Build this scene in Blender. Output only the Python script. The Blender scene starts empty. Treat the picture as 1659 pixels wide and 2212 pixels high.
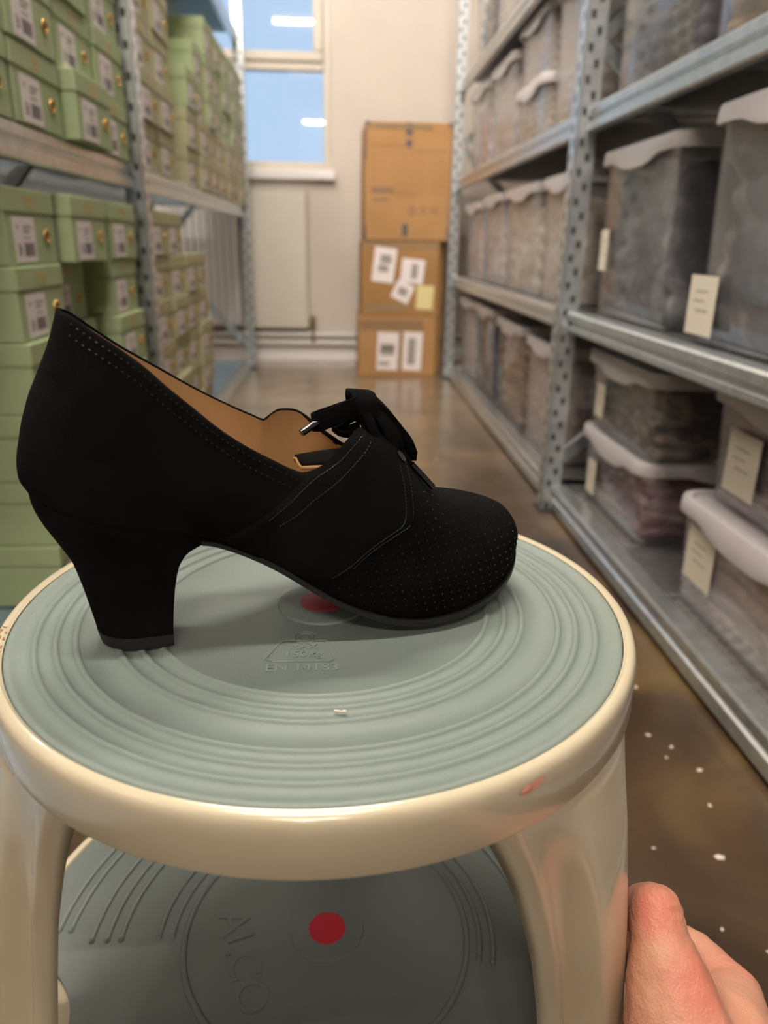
import bpy, bmesh, math, random
from math import sin, cos, pi, radians, sqrt, atan2, hypot
from mathutils import Vector, Matrix, noise
from mathutils.bvhtree import BVHTree
random.seed(7)
SC = bpy.context.scene
COL = SC.collection

# ------------------------------------------------------------------ camera, world, light
F, PITCH, YAW, ROLL, CAMH = 1600.0, radians(20), radians(3.5), radians(1.0), 0.60
fw = Vector((sin(YAW)*cos(PITCH), cos(YAW)*cos(PITCH), -sin(PITCH)))
rt = Vector((cos(YAW), -sin(YAW), 0)); up = rt.cross(fw)
RR = rt*cos(ROLL)+up*sin(ROLL); UU = -rt*sin(ROLL)+up*cos(ROLL)
cam = bpy.data.cameras.new('camera'); co = bpy.data.objects.new('camera', cam); COL.objects.link(co)
M = Matrix((RR, UU, -fw)).transposed().to_4x4(); M.translation = Vector((0, 0, CAMH)); co.matrix_world = M
cam.sensor_fit = 'HORIZONTAL'; cam.sensor_width = 36; cam.lens = F*36/1659
cam.clip_start = .01; cam.clip_end = 60
cam.dof.use_dof = True; cam.dof.focus_distance = .345; cam.dof.aperture_fstop = cam.lens/3.3
SC.camera = co
SC.view_settings.view_transform = 'Standard'; SC.view_settings.look = 'None'
SC.view_settings.gamma = 1; SC.view_settings.use_curve_mapping = False
SC.view_settings.exposure = 0.0
SC.cycles.use_denoising = True
try: SC.cycles.denoiser = 'OPENIMAGEDENOISE'
except Exception: pass
SC.cycles.max_bounces = 8; SC.cycles.diffuse_bounces = 4; SC.cycles.glossy_bounces = 4
SC.cycles.transparent_max_bounces = 24; SC.cycles.transmission_bounces = 4
SC.cycles.caustics_reflective = False; SC.cycles.caustics_refractive = False
SC.cycles.sample_clamp_indirect = 6
SC.cycles.use_adaptive_sampling = True; SC.cycles.adaptive_threshold = .03
W = bpy.data.worlds.new('sky'); SC.world = W; W.use_nodes = True
W.node_tree.nodes['Background'].inputs[0].default_value = (.51, .70, .96, 1)
W.node_tree.nodes['Background'].inputs[1].default_value = 1.0
TUBE_POWER = 390.0

# ------------------------------------------------------------------ materials
def _nt(name):
    m = bpy.data.materials.new(name); m.use_nodes = True
    nt = m.node_tree; return m, nt, nt.nodes['Principled BSDF']
def inp(b, k, v):
    if k in b.inputs: b.inputs[k].default_value = v
def mat(name, c, r=.5, metal=0, spec=.5, noise_s=0, c2=None, nlo=.35, nhi=.65, bump=0, bscale=200, sheen=0, sss=0, coat=0, detail=4, obj_coord=True):
    m, nt, b = _nt(name)
    inp(b, 'Base Color', (*c, 1)); inp(b, 'Roughness', r); inp(b, 'Metallic', metal); inp(b, 'Specular IOR Level', spec)
    if sheen: inp(b, 'Sheen Weight', sheen); inp(b, 'Sheen Roughness', .6)
    if coat: inp(b, 'Coat Weight', coat); inp(b, 'Coat Roughness', .08)
    if sss:
        inp(b, 'Subsurface Weight', sss); inp(b, 'Subsurface Radius', (.6, .25, .15)); inp(b, 'Subsurface Scale', .006)
    L = nt.links; N = nt.nodes
    tc = N.new('ShaderNodeTexCoord'); out = tc.outputs['Object']
    if c2 is not None:
        n = N.new('ShaderNodeTexNoise'); n.inputs['Scale'].default_value = noise_s or 20; n.inputs['Detail'].default_value = detail
        L.new(out, n.inputs['Vector'])
        cr = N.new('ShaderNodeValToRGB'); cr.color_ramp.elements[0].position = nlo; cr.color_ramp.elements[1].position = nhi
        cr.color_ramp.elements[0].color = (*c, 1); cr.color_ramp.elements[1].color = (*c2, 1)
        L.new(n.outputs['Fac'], cr.inputs[0]); L.new(cr.outputs[0], b.inputs['Base Color'])
    if bump:
        n = N.new('ShaderNodeTexNoise'); n.inputs['Scale'].default_value = bscale; n.inputs['Detail'].default_value = 3
        L.new(out, n.inputs['Vector'])
        bp = N.new('ShaderNodeBump'); bp.inputs['Strength'].default_value = bump; bp.inputs['Distance'].default_value = .001
        L.new(n.outputs['Fac'], bp.inputs['Height']); L.new(bp.outputs[0], b.inputs['Normal'])
    return m
def emit(name, c, s):
    m, nt, b = _nt(name); inp(b, 'Base Color', (*c, 1)); inp(b, 'Emission Color', (*c, 1)); inp(b, 'Emission Strength', s); return m
def clearmat(name, c, fac, r=.25, bump=0, k=.8):
    """transparent sheet: see-through, a little milky body colour, and a mirror-like surface by Fresnel"""
    m, nt, b = _nt(name); N = nt.nodes; L = nt.links
    inp(b, 'Base Color', (*c, 1)); inp(b, 'Roughness', .6); inp(b, 'Specular IOR Level', 0)
    t = N.new('ShaderNodeBsdfTransparent'); m1 = N.new('ShaderNodeMixShader'); m1.inputs[0].default_value = fac
    L.new(t.outputs[0], m1.inputs[1]); L.new(b.outputs[0], m1.inputs[2])
    fr = N.new('ShaderNodeFresnel'); fr.inputs[0].default_value = 1.42
    ml = N.new('ShaderNodeMath'); ml.operation = 'MULTIPLY'; ml.inputs[1].default_value = k; L.new(fr.outputs[0], ml.inputs[0])
    g = N.new('ShaderNodeBsdfGlossy'); g.inputs['Roughness'].default_value = r
    m2 = N.new('ShaderNodeMixShader'); L.new(ml.outputs[0], m2.inputs[0]); L.new(m1.outputs[0], m2.inputs[1]); L.new(g.outputs[0], m2.inputs[2])
    L.new(m2.outputs[0], N['Material Output'].inputs[0])
    if bump:
        tc = N.new('ShaderNodeTexCoord'); n = N.new('ShaderNodeTexNoise'); n.inputs['Scale'].default_value = 9
        L.new(tc.outputs['Object'], n.inputs['Vector']); bp = N.new('ShaderNodeBump'); bp.inputs['Strength'].default_value = bump
        bp.inputs['Distance'].default_value = .01
        L.new(n.outputs['Fac'], bp.inputs['Height']); L.new(bp.outputs[0], g.inputs['Normal'])
    return m
def foldmat(name, cols, scale=(5, 5, 16), rot=(0, 0, 0), seed=0):
    """folded cloth: streaky colour changes along the folds"""
    m, nt, b = _nt(name); N = nt.nodes; L = nt.links; inp(b, 'Roughness', .8); inp(b, 'Specular IOR Level', .2)
    tc = N.new('ShaderNodeTexCoord'); mp = N.new('ShaderNodeMapping'); mp.vector_type = 'TEXTURE'
    mp.inputs['Rotation'].default_value = rot; mp.inputs['Scale'].default_value = tuple(1/q for q in scale); mp.inputs['Location'].default_value = (seed, seed, 0)
    L.new(tc.outputs['Object'], mp.inputs[0])
    n = N.new('ShaderNodeTexNoise'); n.inputs['Scale'].default_value = 1; n.inputs['Detail'].default_value = 3.5; n.inputs['Distortion'].default_value = .5
    L.new(mp.outputs[0], n.inputs['Vector'])
    cr = N.new('ShaderNodeValToRGB'); e = cr.color_ramp.elements
    while len(e) < len(cols): e.new(.5)
    for i, c in enumerate(cols):
        e[i].position = .34+.32*i/(len(cols)-1); e[i].color = (*c, 1)
    L.new(n.outputs['Fac'], cr.inputs[0]); L.new(cr.outputs[0], b.inputs['Base Color'])
    bp = N.new('ShaderNodeBump'); bp.inputs['Strength'].default_value = .7; bp.inputs['Distance'].default_value = .01
    L.new(n.outputs['Fac'], bp.inputs['Height']); L.new(bp.outputs[0], b.inputs['Normal'])
    return m
MT = {}
MT['suede'] = mat('black_suede', (.0022, .0021, .0021), .95, spec=.06, noise_s=28, c2=(.0050, .0047, .0045), bump=.35, bscale=2600)
MT['suede_edge'] = mat('black_suede_edge', (.008, .008, .008), .9, spec=.2)
MT['velvet'] = mat('black_velvet_ribbon', (.0022, .0022, .0024), .95, spec=.06, bump=.4, bscale=3000)
MT['rubber'] = mat('black_heel_rubber', (.011, .011, .011), .6, spec=.35)
MT['soleblk'] = mat('black_sole', (.007, .007, .007), .5, spec=.4)
MT['tan'] = mat('tan_leather', (.50, .31, .15), .5, noise_s=35, c2=(.43, .26, .12), bump=.08, bscale=900)
MT['thread'] = mat('dark_grey_thread', (.02, .0185, .017), .6)
MT['perf'] = mat('perforation_rim', (.010, .010, .010), .45)  # greyer than the suede: light caught on the hole rims put into colour
MT['aglet'] = mat('gunmetal', (.09, .09, .1), .16, metal=1)
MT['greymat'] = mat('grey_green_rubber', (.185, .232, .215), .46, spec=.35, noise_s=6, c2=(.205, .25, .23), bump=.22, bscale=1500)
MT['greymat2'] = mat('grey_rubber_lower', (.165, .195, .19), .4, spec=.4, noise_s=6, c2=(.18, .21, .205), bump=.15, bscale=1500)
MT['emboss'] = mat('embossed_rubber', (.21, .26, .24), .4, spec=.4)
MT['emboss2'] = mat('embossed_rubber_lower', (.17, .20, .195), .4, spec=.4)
MT['cream'] = mat('cream_enamel', (.64, .57, .41), .2, spec=.5, coat=.6, noise_s=5, c2=(.61, .545, .395))
MT['red'] = mat('red_dot', (.55, .025, .05), .5)
MT['green'] = mat('sage_green_card', (.40, .50, .285), .6, spec=.3, noise_s=30, c2=(.385, .485, .27))
MT['khaki'] = mat('khaki_green_card', (.47, .475, .29), .6, spec=.3, noise_s=30, c2=(.45, .455, .28))
MT['white'] = mat('label_paper', (.84, .79, .80), .6)
MT['ink'] = mat('label_ink', (.12, .11, .12), .6)
MT['greyink'] = mat('grey_print', (.33, .31, .30), .7)
MT['gold'] = mat('brass', (.75, .48, .16), .22, metal=1)
MT['goldprint'] = mat('gold_print', (.62, .42, .16), .45, metal=.3)
MT['hole'] = mat('dark_hole', (.006, .005, .005), .8)
MT['galv'] = mat('galvanised_steel', (.54, .59, .62), .28, metal=.85, noise_s=55, c2=(.66, .71, .73), bump=.08, bscale=150)
MT['deck'] = mat('galvanised_deck', (.60, .62, .64), .2, metal=.9, noise_s=55, c2=(.70, .71, .73))
MT['deckb'] = mat('pale_blue_deck', (.42, .58, .74), .22, metal=.75, noise_s=55, c2=(.50, .66, .80))
MT['galvd'] = mat('galvanised_inner_shaded', (.05, .055, .055), .6, metal=.3)  # near-black: shade inside the slotted posts put into the colour
MT['wall'] = mat('cream_plaster', (.56, .52, .475), .85, spec=.2, noise_s=3, c2=(.60, .56, .51), bump=.25, bscale=60)
MT['wallgrey'] = mat('grey_side_wall', (.30, .28, .26), .9)
MT['ceil'] = mat('grey_ceiling', (.62, .59, .55), .9)
MT['frame'] = mat('window_frame_paint', (.55, .51, .44), .45)
MT['sill'] = mat('white_sill', (.80, .80, .82), .35)
MT['rad'] = mat('radiator_enamel', (.60, .585, .52), .4)
MT['pipe'] = mat('pipe_paint', (.58, .57, .55), .35)
MT['brasspipe'] = mat('old_brass_valve', (.30, .20, .12), .4, metal=.7)
MT['card'] = mat('brown_cardboard', (.40, .225, .095), .75, spec=.2, noise_s=7, c2=(.45, .26, .12))
MT['cardd'] = mat('brown_cardboard_aged', (.33, .185, .07), .75, spec=.2, noise_s=9, c2=(.38, .215, .09))
MT['cardblue'] = mat('scuffed_card_print', (.10, .085, .09), .7)
MT['cardprint'] = mat('faint_card_print', (.27, .15, .07), .7)
MT['tape'] = clearmat('packing_tape', (.66, .46, .27), .35, .12)
MT['yellow'] = mat('yellow_note', (.78, .68, .34), .7)
MT['tag'] = mat('cream_tag_paper', (.70, .66, .55), .7)
MT['bin'] = clearmat('clear_plastic', (.84, .87, .94), .055, .10, bump=.3, k=.38)
MT['bin2'] = clearmat('cloudy_plastic', (.93, .90, .91), .19, .16, bump=.3, k=.4)
MT['lid'] = clearmat('milky_plastic_lid', (.93, .90, .93), .6, .25)
MT['glass'] = clearmat('window_glass', (.9, .92, .95), .0, .02, k=1.2)
MT['tube'] = emit('fluorescent_tube', (1.0, .88, .76), TUBE_POWER)
MT['fixture'] = mat('lamp_housing', (.7, .7, .7), .5)
MT['chip'] = mat('white_paint_chip', (.72, .66, .56), .6)
MT['rust'] = mat('rust_stain', (.30, .15, .05), .7)
MT['smudge'] = mat('red_smudge', (.62, .27, .20), .35, coat=.3)
CL = dict(
 charcoal=foldmat('charcoal_garments', [(.02, .02, .03), (.05, .05, .065), (.24, .24, .26), (.05, .05, .07), (.13, .13, .15)], (5, 5, 9), (.6, .5, 0), 1),
 slate=foldmat('slate_garments', [(.02, .022, .032), (.09, .09, .11), (.03, .03, .042), (.30, .29, .29), (.10, .10, .12)], (3, 3, 12), (.9, .3, 0), 2),
 brown=foldmat('brown_garments', [(.08, .045, .03), (.34, .22, .14), (.14, .09, .06), (.58, .43, .31), (.20, .12, .08)], (3, 3, 30), (0, 0, 0), 3),
 cream=foldmat('cream_garments', [(.70, .63, .53), (.78, .72, .62), (.40, .31, .16), (.82, .76, .68), (.66, .58, .48)], (6, 6, 14), (0, 1.4, 0), 4),
 taupe=foldmat('taupe_garments', [(.38, .32, .32), (.66, .58, .55), (.44, .37, .38), (.76, .68, .65), (.30, .27, .30)], (4, 5, 12), (0, 1.3, 0), 5),
 plum=foldmat('plum_garments', [(.10, .04, .055), (.40, .22, .24), (.17, .06, .08), (.58, .44, .43), (.24, .10, .12)], (5, 5, 14), (.3, 0, 0), 6),
 rose=foldmat('rose_garments', [(.52, .34, .33), (.74, .60, .58), (.42, .20, .22), (.78, .68, .66), (.55, .34, .34)], (5, 5, 14), (.2, 0, 0), 7),
 dark=foldmat('dark_garments', [(.012, .010, .014), (.05, .045, .05), (.34, .29, .24), (.03, .025, .03), (.09, .08, .085)], (5, 5, 12), (.4, 0, 0), 8),
)
def floor_mat():
    m, nt, b = _nt('worn_brown_floor'); N = nt.nodes; L = nt.links
    inp(b, 'Coat Weight', .8); inp(b, 'Coat Roughness', .22); inp(b, 'Coat IOR', 1.5)
    tc = N.new('ShaderNodeTexCoord')
    def ns(s, d, dist=0):
        n = N.new('ShaderNodeTexNoise'); n.inputs['Scale'].default_value = s; n.inputs['Detail'].default_value = d
        n.inputs['Distortion'].default_value = dist; L.new(tc.outputs['Object'], n.inputs['Vector']); return n
    a = ns(3.2, 6, 1.2); r1 = N.new('ShaderNodeValToRGB'); e = r1.color_ramp.elements
    e[0].position = .36; e[0].color = (.034, .021, .011, 1); e[1].position = .68; e[1].color = (.13, .085, .032, 1)
    x = e.new(.52); x.color = (.060, .036, .019, 1)
    L.new(a.outputs['Fac'], r1.inputs[0])
    c = ns(1.7, 4, .6); r2 = N.new('ShaderNodeValToRGB'); r2.color_ramp.elements[0].position = .52; r2.color_ramp.elements[1].position = .66
    L.new(c.outputs['Fac'], r2.inputs[0])
    mx = N.new('ShaderNodeMixRGB'); mx.inputs[2].default_value = (.085, .064, .05, 1)
    sc = N.new('ShaderNodeMath'); sc.operation = 'MULTIPLY'; sc.inputs[1].default_value = .6
    L.new(r2.outputs[0], sc.inputs[0]); L.new(sc.outputs[0], mx.inputs[0]); L.new(r1.outputs[0], mx.inputs[1])
    # the base colour turns paler tan towards the end wall
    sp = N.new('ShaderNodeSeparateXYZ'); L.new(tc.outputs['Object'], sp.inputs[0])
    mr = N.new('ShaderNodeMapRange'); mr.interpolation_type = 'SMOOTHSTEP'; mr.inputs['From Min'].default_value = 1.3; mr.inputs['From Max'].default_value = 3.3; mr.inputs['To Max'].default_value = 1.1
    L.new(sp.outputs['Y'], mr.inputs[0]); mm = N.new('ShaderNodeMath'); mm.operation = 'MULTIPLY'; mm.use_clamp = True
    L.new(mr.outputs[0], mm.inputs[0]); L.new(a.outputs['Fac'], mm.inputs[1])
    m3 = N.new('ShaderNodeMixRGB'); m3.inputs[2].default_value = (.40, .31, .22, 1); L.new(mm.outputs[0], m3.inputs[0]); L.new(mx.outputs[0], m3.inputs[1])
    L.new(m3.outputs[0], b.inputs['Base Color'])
    g = ns(14, 5); r3 = N.new('ShaderNodeMapRange'); r3.inputs['To Min'].default_value = .22; r3.inputs['To Max'].default_value = .42
    L.new(g.outputs['Fac'], r3.inputs[0]); L.new(r3.outputs[0], b.inputs['Roughness'])
    bp = N.new('ShaderNodeBump'); bp.inputs['Strength'].default_value = .2; bp.inputs['Distance'].default_value = .004
    L.new(g.outputs['Fac'], bp.inputs['Height']); L.new(bp.outputs[0], b.inputs['Normal'])
    return m
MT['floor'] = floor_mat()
def skin_mat():
    m, nt, b = _nt('skin'); N = nt.nodes; L = nt.links
    inp(b, 'Roughness', .48); inp(b, 'Subsurface Weight', .25); inp(b, 'Subsurface Radius', (1, .35, .2)); inp(b, 'Subsurface Scale', .004)
    tc = N.new('ShaderNodeTexCoord')
    n = N.new('ShaderNodeTexNoise'); n.inputs['Scale'].default_value = 38; n.inputs['Detail'].default_value = 4; L.new(tc.outputs['Object'], n.inputs['Vector'])
    cr = N.new('ShaderNodeValToRGB'); cr.color_ramp.elements[0].position = .35; cr.color_ramp.elements[0].color = (.58, .27, .18, 1)
    cr.color_ramp.elements[1].position = .7; cr.color_ramp.elements[1].color = (.64, .34, .23, 1)
    L.new(n.outputs['Fac'], cr.inputs[0]); last = cr.outputs[0]
    # redness over the joints, pale stretched skin over the tendon
    for p, rad, col, k in (((.138, .240, .326), .018, (.64, .18, .13), .7), ((.149, .214, .312), .022, (.66, .19, .14), .65),
                           ((.196, .250, .262), .026, (.64, .23, .17), .55)):
        d = N.new('ShaderNodeVectorMath'); d.operation = 'DISTANCE'; d.inputs[1].default_value = p; L.new(tc.outputs['Object'], d.inputs[0])
        mr = N.new('ShaderNodeMapRange'); mr.interpolation_type = 'SMOOTHSTEP'
        mr.inputs['From Min'].default_value = rad; mr.inputs['From Max'].default_value = rad*.25; mr.inputs['To Max'].default_value = k
        L.new(d.outputs['Value'], mr.inputs[0]); mx = N.new('ShaderNodeMixRGB'); mx.inputs[2].default_value = (*col, 1)
        L.new(mr.outputs[0], mx.inputs[0]); L.new(last, mx.inputs[1]); last = mx.outputs[0]
    L.new(last, b.inputs['Base Color'])
    v = N.new('ShaderNodeTexVoronoi'); v.inputs['Scale'].default_value = 900; L.new(tc.outputs['Object'], v.inputs['Vector'])
    n2 = N.new('ShaderNodeTexNoise'); n2.inputs['Scale'].default_value = 240; n2.inputs['Detail'].default_value = 5; L.new(tc.outputs['Object'], n2.inputs['Vector'])
    ad = N.new('ShaderNodeMath'); ad.operation = 'ADD'; L.new(v.outputs['Distance'], ad.inputs[0]); L.new(n2.outputs['Fac'], ad.inputs[1])
    bp = N.new('ShaderNodeBump'); bp.inputs['Strength'].default_value = .3; bp.inputs['Distance'].default_value = .0008
    L.new(ad.outputs[0], bp.inputs['Height']); L.new(bp.outputs[0], b.inputs['Normal'])
    return m
MT['skin'] = skin_mat()
MT['jacket'] = mat('dark_jacket_cloth', (.03, .03, .035), .9)
MT['jeans'] = mat('dark_trouser_cloth', (.025, .03, .045), .9)
MT['hair'] = mat('brown_hair', (.05, .03, .02), .6)

# ------------------------------------------------------------------ mesh helpers
class MB:
    def __init__(s): s.v = []; s.f = []; s.m = []
    def add(s, vs, fs, mi=0):
        k = len(s.v); s.v += [tuple(p) for p in vs]; s.f += [tuple(i+k for i in f) for f in fs]; s.m += [mi]*len(fs); return s
    def box(s, a, b, mi=0, mtx=None):
        x0, y0, z0 = a; x1, y1, z1 = b
        vs = [Vector(p) for p in ((x0, y0, z0), (x1, y0, z0), (x1, y1, z0), (x0, y1, z0), (x0, y0, z1), (x1, y0, z1), (x1, y1, z1), (x0, y1, z1))]
        if mtx: vs = [mtx @ p for p in vs]
        return s.add(vs, [(0, 3, 2, 1), (4, 5, 6, 7), (0, 1, 5, 4), (1, 2, 6, 5), (2, 3, 7, 6), (3, 0, 4, 7)], mi)
    def grid(s, rows, closed_u=False, closed_v=False, mi=0):
        n = len(rows); m = len(rows[0]); vs = [p for r in rows for p in r]; fs = []
        for i in range(n if closed_u else n-1):
            for j in range(m if closed_v else m-1):
                fs.append((i*m+j, i*m+(j+1) % m, ((i+1) % n)*m+(j+1) % m, ((i+1) % n)*m+j))
        return s.add(vs, fs, mi)
    def lathe(s, prof, n=96, c=(0, 0), mi=0, close=False):
        rows = [[(c[0]+r*cos(2*pi*k/n), c[1]+r*sin(2*pi*k/n), z) for k in range(n)] for r, z in prof]
        s.grid(rows, closed_u=close, closed_v=True, mi=mi); return s
    def tube(s, pts, r, n=10, mi=0, cap=True):
        pts = [Vector(p) for p in pts]; rows = []
        rs = r if isinstance(r, (list, tuple)) else [r]*len(pts)
        ref = Vector((0, 0, 1))
        for i, p in enumerate(pts):
            t = (pts[min(i+1, len(pts)-1)]-pts[max(i-1, 0)]).normalized()
            if abs(t.dot(ref)) > .95: ref = Vector((1, 0, 0))
            a = t.cross(ref).normalized(); b = t.cross(a)
            ref = -b if False else ref
            rows.append([p+(a*cos(2*pi*k/n)+b*sin(2*pi*k/n))*rs[i] for k in range(n)])
        k0 = len(s.v); s.grid(rows, closed_v=True, mi=mi)
        if cap:
            s.f.append(tuple(range(k0, k0+n))); s.m.append(mi)
            s.f.append(tuple(range(k0+(len(pts)-1)*n, k0+len(pts)*n))[::-1]); s.m.append(mi)
        return s
    def extr(s, prof, y0, y1, mi=0, axis='y'):
        """closed 2-D profile (x,z) extruded along y"""
        n = len(prof)
        vs = [(x, y0, z) for x, z in prof]+[(x, y1, z) for x, z in prof]
        fs = [(i, (i+1) % n, n+(i+1) % n, n+i) for i in range(n)]+[tuple(range(n))[::-1], tuple(range(n, 2*n))]
        return s.add(vs, fs, mi)
    def mesh(s, name, mats, smooth=None):
        me = bpy.data.meshes.new(name); me.from_pydata(s.v, [], s.f)
        for m in (mats if isinstance(mats, (list, tuple)) else [mats]): me.materials.append(MT[m] if isinstance(m, str) else m)
        me.polygons.foreach_set('material_index', s.m)
        bm = bmesh.new(); bm.from_mesh(me); bmesh.ops.recalc_face_normals(bm, faces=bm.faces)
        if smooth is not None:
            for f in bm.faces: f.smooth = True
            for e in bm.edges:
                if len(e.link_faces) == 2 and e.calc_face_angle(0) > smooth: e.smooth = False
        bm.to_mesh(me); bm.free(); me.update(); return me
def tag(o, label=None, cat=None, group=None, kind=None):
    for k, v in (('label', label), ('category', cat), ('group', group), ('kind', kind)):
        if v: o[k] = v
    return o
def obj(name, mb, mats, parent=None, smooth=None, loc=None):
    me = mb.mesh(name, mats, smooth) if isinstance(mb, MB) else mb
    o = bpy.data.objects.new(name, me); COL.objects.link(o)
    if parent: o.parent = parent; KIDS.setdefault(parent.name, []).append(o)
    if loc: o.location = loc
    return o
def empty(name, loc=(0, 0, 0), rz=0):
    o = bpy.data.objects.new(name, None); COL.objects.link(o); o.location = loc; o.rotation_euler.z = rz; o.empty_display_size = .02; return o
KIDS = {}
def copy_tree(o, parent=None):
    c = o.copy(); COL.objects.link(c)
    if parent: c.parent = parent; KIDS.setdefault(parent.name, []).append(c)
    for ch in list(KIDS.get(o.name, [])): copy_tree(ch, c)
    return c
def bevel(o, w, seg=2):
    m = o.modifiers.new('b', 'BEVEL'); m.width = w; m.segments = seg; m.limit_method = 'ANGLE'; m.angle_limit = radians(40); return o
def pch(pts):
    xs = [p[0] for p in pts]; ys = [p[1] for p in pts]; n = len(xs)
    d = [(ys[i+1]-ys[i])/(xs[i+1]-xs[i]) for i in range(n-1)]
    m = [d[0]]+[0 if d[i-1]*d[i] <= 0 else 2*d[i-1]*d[i]/(d[i-1]+d[i]) for i in range(1, n-1)]+[d[-1]]
    def f(x):
        if x <= xs[0]: return ys[0]
        if x >= xs[-1]: return ys[-1]
        i = 0
        while xs[i+1] < x: i += 1
        h = xs[i+1]-xs[i]; t = (x-xs[i])/h
        return ((1+2*t)*(1-t)**2*ys[i]+t*(1-t)**2*h*m[i]+t*t*(3-2*t)*ys[i+1]+t*t*(t-1)*h*m[i+1])
    return f
def poly(pts, n):
    """resample an open polyline (any dimension) to n points, smoothly"""
    L = [0]
    for a, b in zip(pts, pts[1:]): L.append(L[-1]+math.dist(a, b))
    fs = [pch([(l, p[k]) for l, p in zip(L, pts)]) for k in range(len(pts[0]))]
    return [tuple(f(L[-1]*i/(n-1)) for f in fs) for i in range(n)]
def evald(o):
    dg = bpy.context.evaluated_depsgraph_get(); me = bpy.data.meshes.new_from_object(o.evaluated_get(dg)); return me
def text_mesh(txt, size, depth, mname):
    cu = bpy.data.curves.new('t', 'FONT'); cu.body = txt; cu.size = size; cu.extrude = depth; cu.align_x = 'CENTER'; cu.align_y = 'CENTER'
    cu.resolution_u = 4
    o = bpy.data.objects.new('t', cu); COL.objects.link(o); me = evald(o); bpy.data.objects.remove(o)
    me.materials.clear(); me.materials.append(MT[mname]); return me
def boolean(o, cutter):
    m = o.modifiers.new('c', 'BOOLEAN'); m.operation = 'DIFFERENCE'; m.object = cutter; m.solver = 'EXACT'
    bpy.context.view_layer.update(); me = evald(o); o.modifiers.clear(); o.data = me; bpy.data.objects.remove(cutter)

# ------------------------------------------------------------------ room shell
def struct(name, mb, mats, **k): return tag(obj(name, mb, mats, **k), kind='structure')
XL, XR, Y0, Y1, ZC = -2.7, 2.7, -12.0, 4.05, 3.24
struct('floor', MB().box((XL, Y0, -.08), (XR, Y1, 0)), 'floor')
struct('ceiling', MB().box((XL, Y0, ZC), (XR, Y1, ZC+.1)), 'ceil')
struct('wall_left', MB().box((XL-.1, Y0, 0), (XL, Y1, ZC)), 'wallgrey')
struct('wall_right', MB().box((XR, Y0, 0), (XR+.1, Y1, ZC)), 'wallgrey')
struct('wall_front', MB().box((XL, Y0-.1, 0), (XR, Y0, ZC)), 'wallgrey')
WX0, WX1, WZ0, WZ1 = -1.55, -.045, .93, 2.35
w = MB(); T = .28
w.box((XL, Y1, 0), (WX0, Y1+T, ZC)); w.box((WX1, Y1, 0), (XR, Y1+T, ZC))
w.box((WX0, Y1, 0), (WX1, Y1+T, WZ0-.03)); w.box((WX0, Y1, WZ1), (WX1, Y1+T, ZC))
struct('wall_back', w, 'wall')
yf = Y1+.035
win = struct('window_1', MB().box((WX0, yf, WZ0), (WX0+.035, yf+.06, WZ1)).box((WX1-.035, yf, WZ0), (WX1, yf+.06, WZ1))
    .box((WX0+.035, yf, WZ0), (WX1-.035, yf+.06, WZ0+.04)).box((WX0+.035, yf, WZ1-.04), (WX1-.035, yf+.06, WZ1))
    .box((WX0+.035, yf+.001, 1.368), (WX1-.035, yf+.06, 1.405)).box((-.80, yf+.001, WZ0+.04), (-.76, yf+.059, 1.368)), 'frame')
bevel(win, .006)
sash = MB(); a, b, c, d = WX0+.036, WX1-.036, 1.406, WZ1-.041
for q in ((a, c, b, c+.042), (a, d-.045, b, d), (a, c+.042, a+.045, d-.045), (b-.045, c+.042, b, d-.045)):
    sash.box((q[0], yf-.012, q[1]), (q[2], yf+.04, q[3]))
bevel(obj('window_sash', sash, 'frame', win), .006)
obj('window_pane', MB().box((a+.04, yf+.012, c+.04), (b-.04, yf+.018, d-.04)), 'glass', win)
obj('window_pane', MB().box((-.765, yf+.02, WZ0+.035), (WX1-.03, yf+.026, 1.37)), 'glass', win)
obj('window_pane', MB().box((WX0+.03, yf+.02, WZ0+.035), (-.795, yf+.026, 1.37)), 'glass', win)
s_ = obj('window_sill', MB().box((WX0-.03, Y1-.045, WZ0-.045), (WX1+.02, Y1+.04, WZ0)), 'sill', win); bevel(s_, .006)
struct('baseboard_back', MB().box((XL, Y1-.018, 0), (XR, Y1, .075)), 'sill')
# radiator
r = tag(empty('radiator', (-.8, Y1-.074, .17)), 'white panel radiator under the window, partly behind the left rack', 'radiator')
pm = MB().box((.305, 0, 0), (.632, .025, .66)); bevel(obj('front_panel', pm, 'rad', r), .008, 3)
rb = MB().box((-1.05, .004, .012), (.295, .025, .65))
x = -1.03
while x < .27: rb.box((x, -.006, .03), (x+.018, .006, .635)); x += .036
obj('ribbed_panel', rb, 'sill', r)
obj('top_grille', MB().box((-1.05, .0, .662), (.632, .06, .672)), 'rad', r)
obj('bracket', MB().box((-.9, .026, .1), (-.86, .07, .6)).box((.4, .026, .1), (.44, .07, .6)), 'rad', r)
v = MB().tube([(.655, .03, -.08), (.655, .03, .0), (.655, .03, .03)], .011).tube([(.655, .03, .03), (.62, .03, .03)], .009).tube([(.655, .03, .03), (.655, .03, .06)], .016)
obj('valve', v, 'brasspipe', r, smooth=.7)
p_ = MB().tube([(XL+.02, Y1-.035, .135), (XR-.02, Y1-.035, .135)], .017, 14).tube([(XL+.02, Y1-.035, .093), (XR-.02, Y1-.035, .093)], .017, 14)
tag(obj('heating_pipe', p_, 'pipe', smooth=.7), 'pair of grey heating pipes running low along the end wall', 'pipe')
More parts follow.
